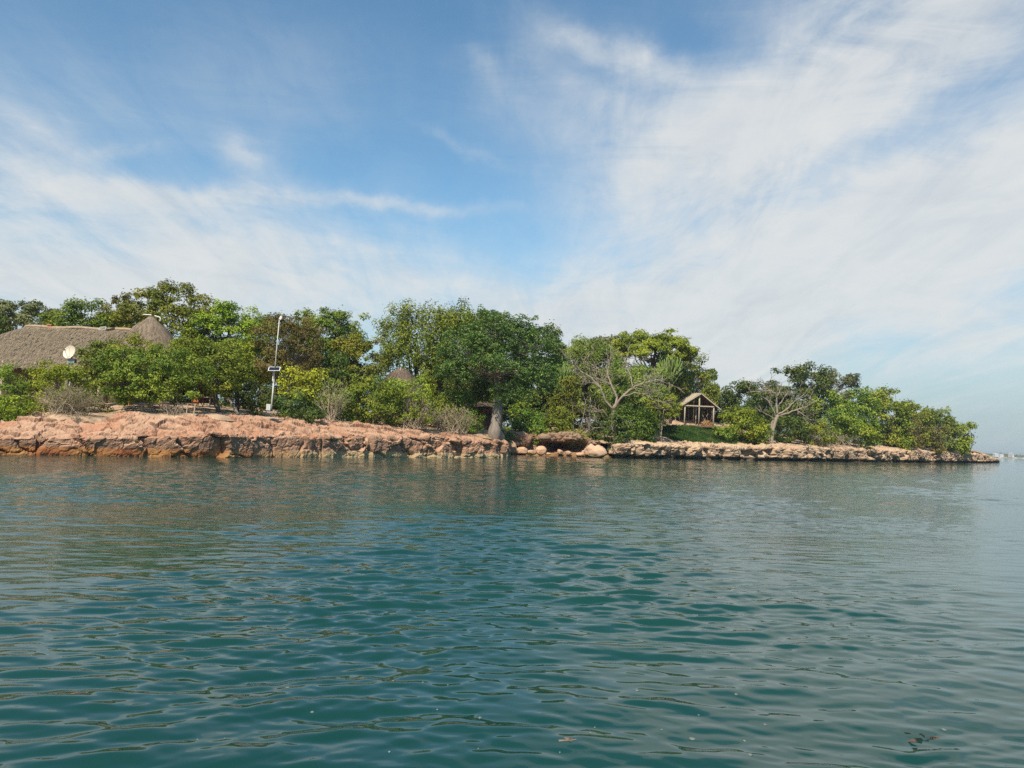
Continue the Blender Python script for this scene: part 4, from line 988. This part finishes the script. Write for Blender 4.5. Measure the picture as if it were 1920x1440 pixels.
def long_house():
    rng = np.random.default_rng(31)
    Yr = 80.0; rz = at(140, 616, Yr)[2]; ez = rz - 4.6
    xl, xr = at(48, 613, Yr)[0], at(290, 622, Yr)[0]
    root = thing('thatched_building', 'large building with a long grey-brown thatched roof and a pointed roof at its right end', 'building', (xl + 5, Yr, 4.0))
    # hip end on the left, front and back slopes
    A, B = np.array([xl, Yr, rz]), np.array([xr, Yr, rz]); hd = 7.0
    fl, fr = np.array([xl - 7.5, Yr - hd, ez]), np.array([xr, Yr - hd, ez]); bl, brr = np.array([xl - 7.5, Yr + hd, ez]), np.array([xr, Yr + hd, ez])
    mb = MB(); faces = [[A, B, fr, fl], [B, A, bl, brr], [A, A, fl, bl]]
    for f in faces:
        f = np.array(f); nu, nv = 60, 14; u = np.linspace(0, 1, nu)[:, None, None]; v = np.linspace(0, 1, nv)[None, :, None]
        G = (f[0] * (1 - u) + f[1] * u) * (1 - v) + (f[3] * (1 - u) + f[2] * u) * v
        G = G.reshape(-1, 3); G[:, 2] += .10 * fbm(G * .5, 3, 6) + .04 * fbm(G * 2.5, 2, 7) - .25 * np.sin(np.pi * np.tile(np.linspace(0, 1, nv), nu))
        i = (np.arange(nu - 1)[:, None] * nv + np.arange(nv - 1)[None]).ravel(); mb.add(G, np.stack([i, i + 1, i + nv + 1, i + nv], 1))
    mb.build('roof', THATCH, root, True)
    thatch_strands(root, [np.array(f) for f in faces], 15000, STRAW, rng)
    w = MB(); w.box(((xl + xr) / 2 - 2, Yr, (ez + 3.6) / 2 + .2), (xr - xl + 6, 10.5, ez - 3.2)); w.build('wall', WOOD_D, root)
    for i, x in enumerate(np.linspace(xl - 4, xr - 2, 6)):
        p = MB(); p.tube([(x, Yr - hd + .8, 3.0), (x, Yr - hd + .8, ez + .7)], .12, 8); p.build('post', WOOD, root)
    # ridge capping with slight dips
    q = np.linspace(0, 1, 30)[:, None]; P = A + (B - A) * q + [0, 0, .06]; P[:, 2] += .05 * np.sin(q[:, 0] * 19)
    rd = MB(); rd.tube(P, .16, 8); rd.build('ridge_cap', simple('ridge_thatch', (.36, .26, .17), .3, 4), root, True)
    v = MB(); c = at(94, 612, Yr); v.box(c + [0, 0, -.05], (.34, .3, .35)); v.box(c + [0, 0, .16], (.5, .45, .09)); v.build('roof_vent', TERRA, root)
    d = MB(); c = at(165, 616, Yr + .5); d.box(c, (.75, .6, .5)); d.box(c + [0, 0, .29], (.85, .7, .06)); d.build('water_tank', BLACK, root)
    s = MB(); c = at(192, 617, Yr - .3)
    for e in (((-.35, 0, -.12), (.30, 0, -.05)), ((.30, 0, -.05), (.38, 0, .24)), ((.38, 0, .24), (-.22, 0, .18)), ((-.22, 0, .18), (-.35, 0, -.12))): s.beam(c + e[0], c + e[1], .07, .07)
    s.beam(c + [-.1, 0, -.1], c + [-.12, .2, -.55], .05, .05); s.build('roof_frame', GREYM, root)
    s = MB(); c = at(206, 617, Yr - .3); s.beam(c + [-.4, 0, -.08], c + [.4, .1, .16], .16, .07); s.beam(c + [0, 0, 0], c + [0, .1, -.5], .05, .05); s.build('roof_bracket', WOOD_D, root)
    # pointed roof over the right end
    pk = at(284, 591, Yr); pr = [(.08, pk[2]), (.55, pk[2] - .45), (1.5, pk[2] - 1.25), (2.3, pk[2] - 2.3), (3.1, pk[2] - 3.6), (3.9, pk[2] - 5.0), (4.4, pk[2] - 6.0)]
    rings = cone_pieces(pk, pr, 36); 
    for k, r_ in enumerate(rings): r_ += (.07 * fbm(r_ * 1.3, 2, 17))[:, None] * [1, 1, .5]
    mb = MB(); rings_mesh(mb, rings); mb.build('pointed_roof', THATCH, root, True)
    fc = [np.array([rings[i][k], rings[i][(k + 1) % 36], rings[i + 1][(k + 1) % 36], rings[i + 1][k]]) for i in range(6) for k in range(36)]
    thatch_strands(root, fc, 4500, STRAW, rng, .45)
    p = MB(); a = [at(269, 589.5, Yr - .3), at(284, 590.5, Yr - .3)]; p.tube(a, .055, 8); p.build('white_pipe', WHITE, root)
    p = MB(); p.tube([at(290, 592, Yr - .3), at(299, 594.5, Yr - .3), at(301, 597, Yr - .3), at(300, 602, Yr - .3)], .055, 8); p.build('white_pipe', WHITE, root)
long_house()

def dish():
    Y = 69.5; c = at(132, 661, Y); b = spot(132, Y - D_of(132))
    root = thing('satellite_dish', 'round cream satellite dish on a blue-grey stand in front of the long thatched roof', 'satellite dish', b)
    n = unit(np.array([-.25, -1.0, .25])); u = unit(np.cross(n, [0, 0, 1])); v = np.cross(u, n); mb = MB(); sides = 32; R_ = .60
    for back in (0, 1):
        rings = []
        for k in range(7):
            r = R_ * k / 6 + 1e-4; an = np.arange(sides) * 2 * np.pi / sides
            rings.append(c + r * (np.cos(an)[:, None] * u + np.sin(an)[:, None] * v) + n * (.16 * (r / R_) ** 2 - back * .03))
        rings_mesh(mb, rings)
    mb.build('reflector', DISH, root, True)
    a = MB(); f = c + n * .62; a.tube([c - v * .55 + n * .13, f - v * .05], .02, 6); a.tube([c + v * .5 + n * .13 + u * .2, f], .012, 6); a.build('feed_arm', GREYM, root)
    h = MB(); h.tube([f - n * .02, f + n * .12], .05, 8); h.build('receiver', BLACK, root)
    s = MB(); s.box(c + np.array([.12, .12, -.72]), (.62, .40, .34)); s.build('stand_box', BLUEG, root)
    s = MB(); s.tube([c - n * .05, c - n * .2 + [0, 0, -.1], [c[0] + .05, c[1] + .15, b[2] - .1]], .07, 8); s.build('stand_pole', GREYM, root)
dish()

def small_hut():
    rng = np.random.default_rng(44); Y = D_of(755) + 17; pk = at(752, 689, Y); base = spot(755, 17)
    root = thing('thatched_hut', 'small dark thatched hut half hidden behind bushes below the great olive tree', 'hut', base)
    pr = [(.10, pk[2]), (1.0, pk[2] - .55), (2.2, pk[2] - 1.6), (3.4, pk[2] - 3.1), (4.2, pk[2] - 4.3)]
    rings = cone_pieces(pk, pr, 24)
    for r_ in rings: r_ += (.07 * fbm(r_ * 1.3, 2, 18))[:, None] * [1, 1, .5]
    mb = MB(); rings_mesh(mb, rings); mb.build('roof', THATCH_D, root, True)
    fc = [np.array([rings[i][k], rings[i][(k + 1) % 24], rings[i + 1][(k + 1) % 24], rings[i + 1][k]]) for i in range(4) for k in range(24)]
    thatch_strands(root, fc, 3500, STRAW_D, rng, .45)
    p = MB(); p.tube([pk + [0, -.1, .02], pk + [0, -1.5, -1.0]], .05, 6); p.build('ridge_pole', WOOD, root)
    w = MB(); rings_mesh(w, cone_pieces((pk[0], pk[1]), [(3.2, base[2] - .3), (3.2, pk[2] - 3.0)], 20)); w.build('wall', WOOD_D, root)
small_hut()

def brick_hut():
    Y = D_of(893) + 20; c = spot(893, 20); c[2] = at(893, 797, Y)[2] - .1
    root = thing('clay_hut', 'red clay hut glimpsed in the dark gap left of the baobab trunk', 'hut', c)
    w = MB(); w.box(c + [1.2, 1.6, 1.2], (4.4, .25, 2.6)); w.box(c + [-1.0, .2, 1.2], (.25, 2.8, 2.6)); w.build('wall', TERRA, root)
    p = MB(); p.box(c + [-.05, -1.2, 1.1], (.34, .3, 2.4)); p.build('pillar', TERRA, root)
    d = MB(); d.box(c + [1.5, 1.44, 1.0], (.95, .06, 2.0)); d.build('door', WOOD_D, root)
    r = MB(); r.add([c + [-2.0, -2.0, 2.5], c + [3.8, -2.0, 2.5], c + [3.0, .6, 3.3], c + [-1.2, .6, 3.3], c + [-2, 2.6, 2.5], c + [3.8, 2.6, 2.5]], [[0, 1, 2, 3], [3, 2, 5, 4]], [[0, 3, 4], [1, 5, 2]]); r.build('roof', WOOD_D, root)  # roof coloured dark to stand for the shadow of the trees over it
brick_hut()

def open_hut():
    rng = np.random.default_rng(51); Y = D_of(1310) + 19.5
    g = at(1310, 798, Y); gzv = g[2]
    root = thing('open_hut', 'open-sided wooden hut with pale board roof and bare posts above the lawn', 'hut', g)
    f1, f2, f3 = at(1283, 794, Y), at(1310, 797, Y), at(1337, 800, Y)
    dpt = np.array([-.4, 7.0, .25])
    tie = at(1310, 761, Y)[2]; apex = at(1314, 738, Y)
    def post(a, top, r=.12): 
        p = MB(); p.tube([a - [0, 0, .3], (a + np.array([a[0] + .05, a[1], top])) / 2 + [.03, 0, 0], [a[0] + .08, a[1], top]], r, 8); p.build('post', WOOD, root, True)
    post(f1, tie - .05); post(f2, apex[2] - .15, .13); post(f3, tie - .05)
    for k in (.5, 1.0):
        for f in (f1, f2, f3):
            b = f + dpt * k; b[2] = gzv + .1 * k; post(b, tie - .05 if f is not f2 else apex[2] - .2, .11)
    post(at(1304, 794, Y + 2.2), tie - .1, .10)
    sw = MB(); sw.box(np.array([f3[0] + .12, f1[1] + dpt[1] * .62, (gzv + tie) / 2 - .1]), (.07, dpt[1] * .66, tie - gzv - .3)); sw.build('shade_panel', WOOD_D, root)  # dark wall added to the open side to darken the interior
    b = MB(); b.beam(np.array([f1[0] - .3, f1[1] - .14, tie]), np.array([f3[0] + .1, f3[1] - .14, tie - .08]), .14, .20); b.build('tie_beam', WOOD, root)
    b = MB(); b.beam(np.array([f1[0] - .3, f1[1] + dpt[1], tie]), np.array([f3[0] + .1, f3[1] + dpt[1], tie - .05]), .12, .16); b.build('tie_beam', WOOD, root)
    el, er = at(1278, 760, Y - .5), at(1352, 768, Y - .5); ap = np.array([apex[0], Y - .5, apex[2]])
    b = MB(); b.beam(ap + [0, .2, -.15], ap + dpt + [0, .2, -.15], .12, .16); b.build('ridge_beam', WOOD_D, root)
    for e in (el, er):
        r = MB(); r.beam(ap + [0, .02, -.03], e + [0, .02, -.03], .10, .16); r.build('rafter', WOOD, root)
        r = MB(); r.beam(ap + dpt + [0, -.1, -.14], e + dpt + [0, -.1, -.14], .10, .14); r.build('rafter', WOOD_D, root)  # rear rafters dark: interior shade put into their colour
    nb = 13
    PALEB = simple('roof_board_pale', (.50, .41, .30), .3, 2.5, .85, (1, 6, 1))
    for side, e in ((0, el), (1, er)):
        for k in range(nb):
            q0 = dpt * (k / nb) * 1.08; wdt = dpt[1] / nb * 1.08 * .94
            a = ap + q0 + [0, wdt / 2, .05 + rng.uniform(0, .04)]; b_ = e + q0 + [0, wdt / 2, .03 + rng.uniform(-.04, .05)]
            b_ = b_ + unit(b_ - a) * rng.uniform(-.10, .25)
            m = MB(); nn = unit(np.cross(b_ - a, [0, 1, 0])); nn *= np.sign(nn[2]); m.beam(a + nn * .05, b_ + nn * .05, wdt, .05, nn); m.build('roof_board', PALEB if side == 0 else WOOD_D, root)  # right boards dark: colour carries the shade of the roof underside
    bw = MB(); bw.box(np.array([(f1[0] + f3[0]) / 2 + dpt[0], f1[1] + dpt[1] + .35, (gzv + tie) / 2]), (f3[0] - f1[0] + .4, .08, tie - gzv)); bw.build('shade_backing', WOOD_D, root)  # dark sheet closing the back, standing in for the shade inside
    fl = MB(); fl.box(np.array([(f1[0] + f3[0]) / 2, f1[1] + dpt[1] / 2, gzv - .12]), (f3[0] - f1[0] + .8, dpt[1] + .8, .3)); fl.build('earth_floor', simple('earth_shade', (.15, .095, .06), .4, 2.0), root)  # earth colour darkened to imitate shade under the roof
    # lean-to on the left side
    p1, p2 = at(1266, 793, Y + 3), at(1256, 792, Y + 6)
    post(p1, at(1266, 773, Y + 3)[2], .11); post(p2, at(1256, 773, Y + 6)[2], .11)
    l = MB(); a, b_ = el + [.1, .6, -.1], el + dpt + [.1, .3, -.1]; o1 = np.array([p1[0] - .6, el[1] + 2.5, at(1266, 773, Y + 3)[2]]); o2 = np.array([p2[0] - .6, el[1] + dpt[1] + 1, at(1256, 773, Y + 6)[2]])
    l.add([a, b_, o2, o1, a - [0, 0, .08], b_ - [0, 0, .08], o2 - [0, 0, .08], o1 - [0, 0, .08]], [[0, 1, 2, 3], [7, 6, 5, 4], [0, 3, 7, 4], [3, 2, 6, 7], [2, 1, 5, 6], [1, 0, 4, 5]]); l.build('side_roof', THATCH_D, root)
    lw = MB(); q1, q2 = at(1252, 792, Y + 6.6), at(1284, 794, Y + 6.6); lw.box(np.array([(q1[0] + q2[0]) / 2, Y + 6.6, (gzv + tie) / 2 - .3]), (q2[0] - q1[0], .08, tie - gzv - .4)); lw.build('shade_backing', WOOD_D, root)  # dark sheet added for the shaded opening of the lean-to
    # heap of dry palm leaves lying inside
    hc = at(1325, 796, Y + 1.2); hc[2] = gzv
    n = 900; d = sphere_dirs(n, rng); d[:, 2] = abs(d[:, 2]); rr = rng.random((n, 1)) ** .4
    P = hc + d * rr * [1.15, .9, 1.05]; V, F = leaf_quads(P, unit(d + rng.normal(size=(n, 3)) * .5), .75, .10, rng)
    o = mesh_obj('palm_leaf_heap', V, F, PALMDRY, tint=np.clip(rng.normal(.5, .25, n), 0, 1)); tag(o, 'heap of orange-brown dry palm leaves inside the open hut', 'leaf heap')
    k = MB(); k.tube([hc + [-.2, .3, .6], hc + [-.65, .5, 2.1]], .05, 6); k.tube([hc + [-.25, .35, .9], hc + [-.15, .4, 1.5], hc + [.4, .6, 2.3]], .04, 6)
    o = k.build('branch', BARK_PALE); tag(o, 'pale forked branch sticking up out of the heap inside the open hut', 'branch')
open_hut()

# ---- mast ----------------------------------------------------------------------------------------
def mast():
    Y = D_of(508) + 5.6; b = at(508, 772, Y); top = at(524, 597, Y)
    root = thing('mast', 'tall thin white mast with a small solar panel and grey box on the pink rock', 'mast', b)
    at_ = lambda q: b + (top - b) * q
    p = MB(); p.tube([at_(0) - [0, 0, .25], at_(.33)], .065, 10); p.build('lower_pole', GREYM, root, True)
    p = MB(); p.tube([at_(.32), at_(1.0)], .045, 10); p.build('upper_pole', GREYM, root, True)
    p = MB(); p.tube([at_(.315), at_(.345)], .10, 10); p.build('collar', GREYM, root)
    p = MB(); p.tube([at_(.33) + [-.10, 0, 0], at_(.47) + [-.09, 0, 0]], .05, 8); p.build('sleeve', WHITE, root)
    c = at_(.455) + [0, -.16, 0]; f = MB(); n = unit(np.array([.1, -.62, .78])); u = unit(np.array([1, .12, 0.04])); v = unit(np.cross(n, u))
    hw, hh = .48, .28
    for s_ in (-1, 1):
        f.beam(c + v * hh * s_ - u * hw, c + v * hh * s_ + u * hw, .055, .05, n); f.beam(c + u * hw * s_ - v * hh, c + u * hw * s_ + v * hh, .055, .05, n)
    f.build('panel_frame', WHITE, root)
    f = MB(); f.beam(c - u * (hw - .03), c + u * (hw - .03), hh * 2 - .05, .02, n); f.build('solar_panel', PANEL, root)
    f = MB(); f.beam(c - n * .03, at_(.455), .05, .05); f.beam(c - n * .03 - v * .2, at_(.43), .04, .04); f.build('panel_bracket', GREYM, root)
    e = MB(); bc = at(503.5, 763.5, Y - .05); e.box(bc, (.36, .24, .56), .12); e.build('equipment_box', BOXM, root)
    e = MB(); e.box(bc + [.10, -.03, -.33], (.55, .3, .10), .12); e.tube([bc + [.32, -.1, -.22], bc + [.32, -.26, -.22]], .09, 10); e.build('base_block', BLACK, root)
    e = MB(); e.box(bc + [-.02, -.135, 0], (.02, .02, .44), .12); e.build('box_hinge', GREYM, root)
    h = MB(); hc = top + [.10, -.05, .02]; h.box(hc + [.02, 0, .02], (.20, .16, .30), .1, (.0, .45)); h.tube([hc + [-.10, 0, -.02], hc + [.02, 0, .0]], .05, 8); h.tube([hc + [.05, -.02, .18], hc + [.09, -.02, .30]], .03, 6); h.build('lamp_head', WHITE, root)
    f = MB(); f.box(at_(0) + [.18, -.1, -.03], (.9, .5, .10)); f.build('base_plate', simple('concrete', (.35, .31, .25), .2), root)
mast()

# ---- things under the trees ------------------------------------------------------------------------
def stall():
    Y = D_of(380) + 13; b = at(378, 758, Y)
    root = thing('wooden_stall', 'small orange wooden stall in the shade under the green boughs', 'stall', b)
    for x in (-.85, -.35, .75):
        for y in (0, 1.2):
            p = MB(); p.box(b + [x, y, 1.0], (.10, .10, 2.3)); p.build('post', ORANGE if x < .5 else WOOD, root)
    c = MB(); c.box(b + [.0, 0, .66], (2.0, .30, .07)); c.build('counter', WOOD, root)
    c = MB(); c.box(b + [.0, .1, .02], (1.9, .10, .14)); c.build('bottom_rail', WOOD, root)
    c = MB(); c.box(b + [.0, 1.25, 1.0], (1.9, .06, 2.0)); c.build('back_panel', WOOD_D, root)
    c = MB(); c.box(b + [-.62, -.02, .40], (.46, .05, .44)); c.build('side_board', ORANGE, root)
    c = MB(); c.box(b + [.0, .6, 2.2], (2.5, 1.9, .10), 0, (.1, 0)); c.build('roof', THATCH_D, root)
stall()
def rail():
    Y = D_of(357) + 5.8; a, b = at(349, 777, Y), at(363, 776, Y)
    root = thing('wooden_rail', 'short low wooden rail on two posts at the edge of the clearing', 'fence', (a + b) / 2)
    for p_, dx in ((a, .08), (b, .10)):
        p = MB(); p.tube([p_ - [0, 0, .2], p_ + [dx, 0, .82]], .045, 7); p.build('post', WOOD, root)
    p = MB(); p.tube([a + [-.1, 0, .80], b + [.25, 0, .84]], .035, 7); p.build('rail', WOOD_D, root)
rail()
def log():
    Y = D_of(438) + 9; rng = np.random.default_rng(3); a, b = at(431, 750, Y), at(447, 771, Y); b[2] = gz(447, 9) + .05
    mb = MB(); branch(mb, a, b, .11, .15, rng, .06, 7, 8); o = mb.build('fallen_log', BARK_GREY, None, True); tag(o, 'grey fallen log leaning in the shade right of the orange stall', 'log')
log()
def orange_post():
    Y = D_of(242) + 14; b = at(242, 760, Y); mb = MB(); mb.tube([b - [0, 0, .4], b + [0, 0, .9]], .08, 8); mb.box(b + [.02, 0, .92], (.22, .2, .06)); o = mb.build('marker_post', simple('post_yellow', (.50, .24, .04), .2)); tag(o, 'orange-yellow post half hidden in leaves over the left clearing', 'post')
orange_post()

# ---- boulders --------------------------------------------------------------------------------------
def boulder(label, px, pyb, w, h, Y, seed, lean=0, lobes=0, mat=None):
    bm_v = []; rng = np.random.default_rng(seed)
    import bmesh
    bm = bmesh.new(); bmesh.ops.create_icosphere(bm, subdivisions=4, radius=1.0); V = np.array([v.co[:] for v in bm.verts]); F = np.array([[v.index for v in f.verts] for f in bm.faces]); bm.free()
    d = 1 + .16 * fbm(V * 1.1 + seed, 3, seed) + .09 * (1 - 2 * np.abs(fbm(V * 2.2, 3, seed + 1))) + .04 * fbm(V * 6, 2, seed + 2)
    pn = sphere_dirs(15, rng); ph = rng.uniform(.70, 1.02, 15); dot = V @ pn.T       # broken faces
    d = d * .35 + .65 * np.min(np.where(dot > .05, ph / np.maximum(dot, .05), 1.25), axis=1).clip(.5, 1.25)
    f1, f2, cid = worley(V * 1.3 + seed, seed); d -= .10 * np.clip(1 - (f2 - f1) / .12, 0, 1)
    if lobes: d -= .30 * np.exp(-((V[:, 0] + .05) / .16) ** 2) * np.clip(V[:, 2], 0, 1)
    V = V * d[:, None]; V = np.sign(V) * np.abs(V) ** .85
    b = at(px, pyb, Y); rx, rzv = w / 2 * Y / FPX, h / 2 * Y / FPX
    V = V * [rx, rx * .8, rzv * 1.12]; V[:, 0] -= lean * V[:, 2]
    c = np.array([b[0], b[1], max(b[2], -.05) + rzv * .95])
    o = mesh_obj('boulder', V + c, F, mat or BOULD, smooth=True); tag(o, label, 'boulder', 'boulders at the foot of the cove')
boulder('tall pale oval boulder, leaning at the left end of the cove', 961, 852, 16, 24, 114.6, 1, .25)
boulder('small orange boulder wedged against the pink cliff end', 951, 852, 10, 12, 112.5, 2)
boulder('wide cream boulder with flat top right of the tall oval one', 978, 852, 24, 14, 114.8, 3)
boulder('low rough boulder between the wide cream and the blocky one', 996, 853, 18, 9, 115.0, 4)
boulder('blocky tan boulder just left of the cave mouth', 1014, 853, 20, 15, 115.0, 5)
boulder('little low stone at the waterline below the cave mouth', 1027, 853.5, 11, 5, 115.0, 6)
boulder('thin slab of pale stone lying above the tall oval boulder', 966, 836, 14, 7, 117.5, 7)
boulder('largest pink boulder with a saddle in its top right of the cave', 1116, 858.5, 42, 25, 113.0, 8, 0, 1)
boulder('small dark red stone at the left foot of the largest pink boulder', 1087, 857, 13, 9, 114.0, 9)
boulder('upright brown stone leaning on the left side of the largest pink boulder', 1096, 857, 11, 13, 114.5, 10)
boulder('reddish rubble stone inside the cave mouth', 1050, 852, 13, 9, 117.0, 11)
boulder('reddish flat stone on the cave floor, right of the rubble stone', 1066, 852, 12, 6, 117.0, 12)
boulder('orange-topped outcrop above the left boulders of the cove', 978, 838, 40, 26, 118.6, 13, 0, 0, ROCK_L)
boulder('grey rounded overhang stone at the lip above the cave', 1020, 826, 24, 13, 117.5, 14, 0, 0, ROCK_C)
for k, (px, t, s_, lb) in enumerate([(783, 5.2, .5, 'small white stone on the rim of the pink rock under the twiggy shrub'), (795, 5.0, .35, 'smaller pale stone right of the white stone on the rim'),
                                 (897, 5.0, .8, 'pale slab on the rim of the pink rock left of the baobab'), (128, 5.4, .55, 'red stone at the foot of the tangled grey shrub')]):
    b = spot(px, t); Y = b[1]
    boulder(lb, px, 0, s_ * FPX / Y * 1.3, s_ * FPX / Y * .8, Y, 20 + k)
    o = bpy.context.scene.collection.objects[-1]; o.location.z += 0
    vz = np.empty(len(o.data.vertices) * 3); o.data.vertices.foreach_get('co', vz); vz = vz.reshape(-1, 3); vz[:, 2] += b[2] + .1 - vz[:, 2].min(); o.data.vertices.foreach_set('co', vz.ravel())
    o['group'] = 'loose stones on the rim of the pink rock'

# ---- floating bits -----------------------------------------------------------------------------------
FLOT = simple('leaf_litter', (.17, .19, .16), .3, 30, .7)
def flotsam():
    rng = np.random.default_rng(9); first = None
    pts = [(539, 1289, 14), (737, 1278, 8), (793, 1281, 6), (840, 1285, 6), (900, 1345, 13), (585, 1334, 12), (370, 1387, 7), (421, 1385, 6), (730, 1413, 8), (897, 1406, 6), (1195, 1296, 12), (1380, 1304, 14),
           (1107, 1375, 10), (1297, 1383, 20), (1395, 1386, 10), (1770, 1367, 20), (1407, 1417, 18), (1435, 1358, 12), (1240, 1368, 8), (1115, 1362, 8), (1310, 1340, 6), (820, 1330, 6), (1050, 1412, 6), (990, 1296, 6)]
    for k, (px, py, w) in enumerate(pts):
        p = afloat(px, py); s_ = w * .30 * p[1] / FPX; an = np.linspace(0, 6.283, 9)[:-1]
        r = s_ * rng.uniform(.6, 1.1, 8); V = np.stack([r * np.cos(an), r * np.sin(an) * rng.uniform(.8, 2.0), .002 * np.sin(an * 2 + k)], 1)
        V = np.vstack([V, V * [.9, .9, 1] - [0, 0, .008], [[0, 0, .004]]])
        F3 = [[i, (i + 1) % 8, 16] for i in range(8)]; F4 = [[i, i + 8, (i + 1) % 8 + 8, (i + 1) % 8] for i in range(8)]
        o = mesh_obj('floating_leaf', V, [np.array(F4), np.array(F3)], FLOT); o.location = p
        tag(o, 'small pale scrap of leaf floating on the near water', 'leaf', 'scraps of leaf floating on the near water')
    p = afloat(1067, 1392); mb = MB()
    for k in range(5): mb.tube([p + rng.normal(size=3) * [.01, .01, .003], p + rng.normal(size=3) * [.025, .015, .004], p + rng.normal(size=3) * [.035, .02, .003]], [.006, .011, .004], 5)
    o = mb.build('floating_husk', simple('husk', (.17, .13, .09), .3, 20)); tag(o, 'tan husk floating low in the middle of the near water', 'husk')
    p = afloat(1705, 1378); n = 16; P = p + np.stack([rng.normal(size=n) * .10, rng.normal(size=n) * .05, rng.uniform(-.022, .001, n)], 1)
    V, F = leaf_quads(P, unit(rng.normal(size=(n, 3)) * .15 + [0, 0, 1]), .09, .035, rng)
    o = mesh_obj('seaweed', V, F, simple('seaweed_brown', (.10, .055, .035), .4, 20)); tag(o, 'reddish brown clump of weed at the surface low on the right', 'seaweed')
flotsam()

# ---- far shore ---------------------------------------------------------------------------------------
def far_shore():
    rng = np.random.default_rng(61); Yf = 2300.0
    x0, x1 = a_of(1790) * Yf, a_of(2500) * Yf
    n = 220; X = np.linspace(x0, x1, n); prof = [(-30, -1), (0, .6), (20, 2.0), (220, 3.0), (260, -1)]
    V = np.array([[x, Yf + t + 8 * math.sin(x * .02), z] for x in X for t, z in prof]); k = len(prof)
    i = (np.arange(n - 1)[:, None] * k + np.arange(k - 1)[None]).ravel(); mesh_obj('far_shore', V, np.stack([i, i + k, i + k + 1, i + 1], 1), SOIL, kind='structure')
    m = 9000; x = rng.uniform(x0, x1, m); h = 7.0 + 2.5 * vnoise(np.stack([x * .03, 0 * x, 0 * x], 1), 2) + 1.5 * vnoise(np.stack([x * .12, 0 * x, 0 * x], 1), 3)
    P = np.stack([x, Yf + rng.uniform(10, 120, m), 2.0 + h * rng.random(m) ** .7], 1)
    V, F = leaf_quads(P, unit(rng.normal(size=(m, 3)) + [0, -.5, .6]), 3.4, 2.6, rng)
    o = mesh_obj('far_woodland', V, F, LM['dark'], tint=rng.random(m), kind='stuff'); tag(o, 'low line of dark trees on the far shore at the right horizon', 'woodland')
    for k, (px, w, h, dep, lb) in enumerate([(1866, 11, 7.5, 12, 'white house at the left end of the far shore'), (1873.5, 9, 10, 20, 'white house with dark roof among the far trees'), (1894.5, 5, 10.5, 20, 'small white tower house above the far trees')]):
        c = np.array([a_of(px) * Yf, Yf - 3, 2.2]); root = thing('far_house', lb, 'house', c, 'white houses on the far shore')
        b = MB(); b.box(c + [0, 0, h / 2], (w, dep, h)); b.build('wall', WHITE, root)
        r = MB(); z = c[2] + h; a = [c[0] - w * .56, c[1] - dep * .56, z]; q = [c[0] + w * .56, c[1] + dep * .56, z]
        r.add([a, [q[0], a[1], z], [q[0], q[1], z], [a[0], q[1], z], [c[0] - w * .2, c[1], z + 2], [c[0] + w * .2, c[1], z + 2]], [[0, 1, 5, 4], [2, 3, 4, 5], [3, 2, 1, 0]], [[0, 4, 3], [1, 2, 5]]); r.build('roof', WOOD_D if k == 1 else WHITE, root)
        for j in (-1, 1):
            wn = MB(); wn.box(c + [j * w * .25, -dep / 2 - .03, h * .6], (w * .18, .1, h * .25)); wn.build('window', BLACK, root)
    for k, (px, L, Yb_, lb) in enumerate([(1875.5, 9, 1900, 'white boat on the water nearest the rocky point'), (1903.5, 10, 1800, 'white boat farther right before the far shore'), (1918.5, 3.5, 1800, 'tiny white boat at the right edge of the picture')]):
        c = np.array([a_of(px) * Yb_, Yb_, 0]); root = thing('boat', lb, 'boat', c, 'white boats off the far shore')
        u = np.linspace(-1, 1, 13); hull = MB(); rows = []
        for x in u:
            bw = .22 * L * (1 - max(0, x) ** 2.2) * .5; sh = .9 + .35 * max(0, x) ** 2
            rows.append([[x * L / 2, -bw, sh], [x * L / 2 - .05, -bw * .8, 0], [x * L / 2 - .1, 0, -.4], [x * L / 2 - .05, bw * .8, 0], [x * L / 2, bw, sh]])
        V = np.array(rows).reshape(-1, 3) + c; i = (np.arange(12)[:, None] * 5 + np.arange(4)[None]).ravel(); hull.add(V, np.stack([i, i + 1, i + 6, i + 5], 1)); hull.add(np.array([r_[j] for r_ in rows for j in (0, 4)]) + c - [0, 0, .12], [[2 * j, 2 * j + 1, 2 * j + 3, 2 * j + 2] for j in range(12)])
        hull.build('hull', WHITE, root)
        cb = MB(); cb.box(c + [-L * .08, 0, 1.35], (L * .3, L * .14, 1.0)); cb.build('cabin', WHITE, root)
far_shore()

# ---- haze ---------------------------------------------------------------------------------------------
HAZE = 0.00018
if HAZE:
    mb = MB(); mb.box((0, 0, 9.5), (14000, 14000, 25.0))
    hm = bpy.data.materials.new('haze_air'); hm.use_nodes = True; t = hm.node_tree; t.nodes.clear()
    o = t.nodes.new('ShaderNodeOutputMaterial'); v = t.nodes.new('ShaderNodeVolumePrincipled')
    v.inputs['Color'].default_value = (.80, .88, .95, 1); v.inputs['Density'].default_value = HAZE; v.inputs['Anisotropy'].default_value = 0.2
    t.links.new(v.outputs[0], o.inputs['Volume'])
    h = mb.build('haze', hm, kind='stuff'); h['label'] = 'pale sea haze over the water'; h['category'] = 'haze'
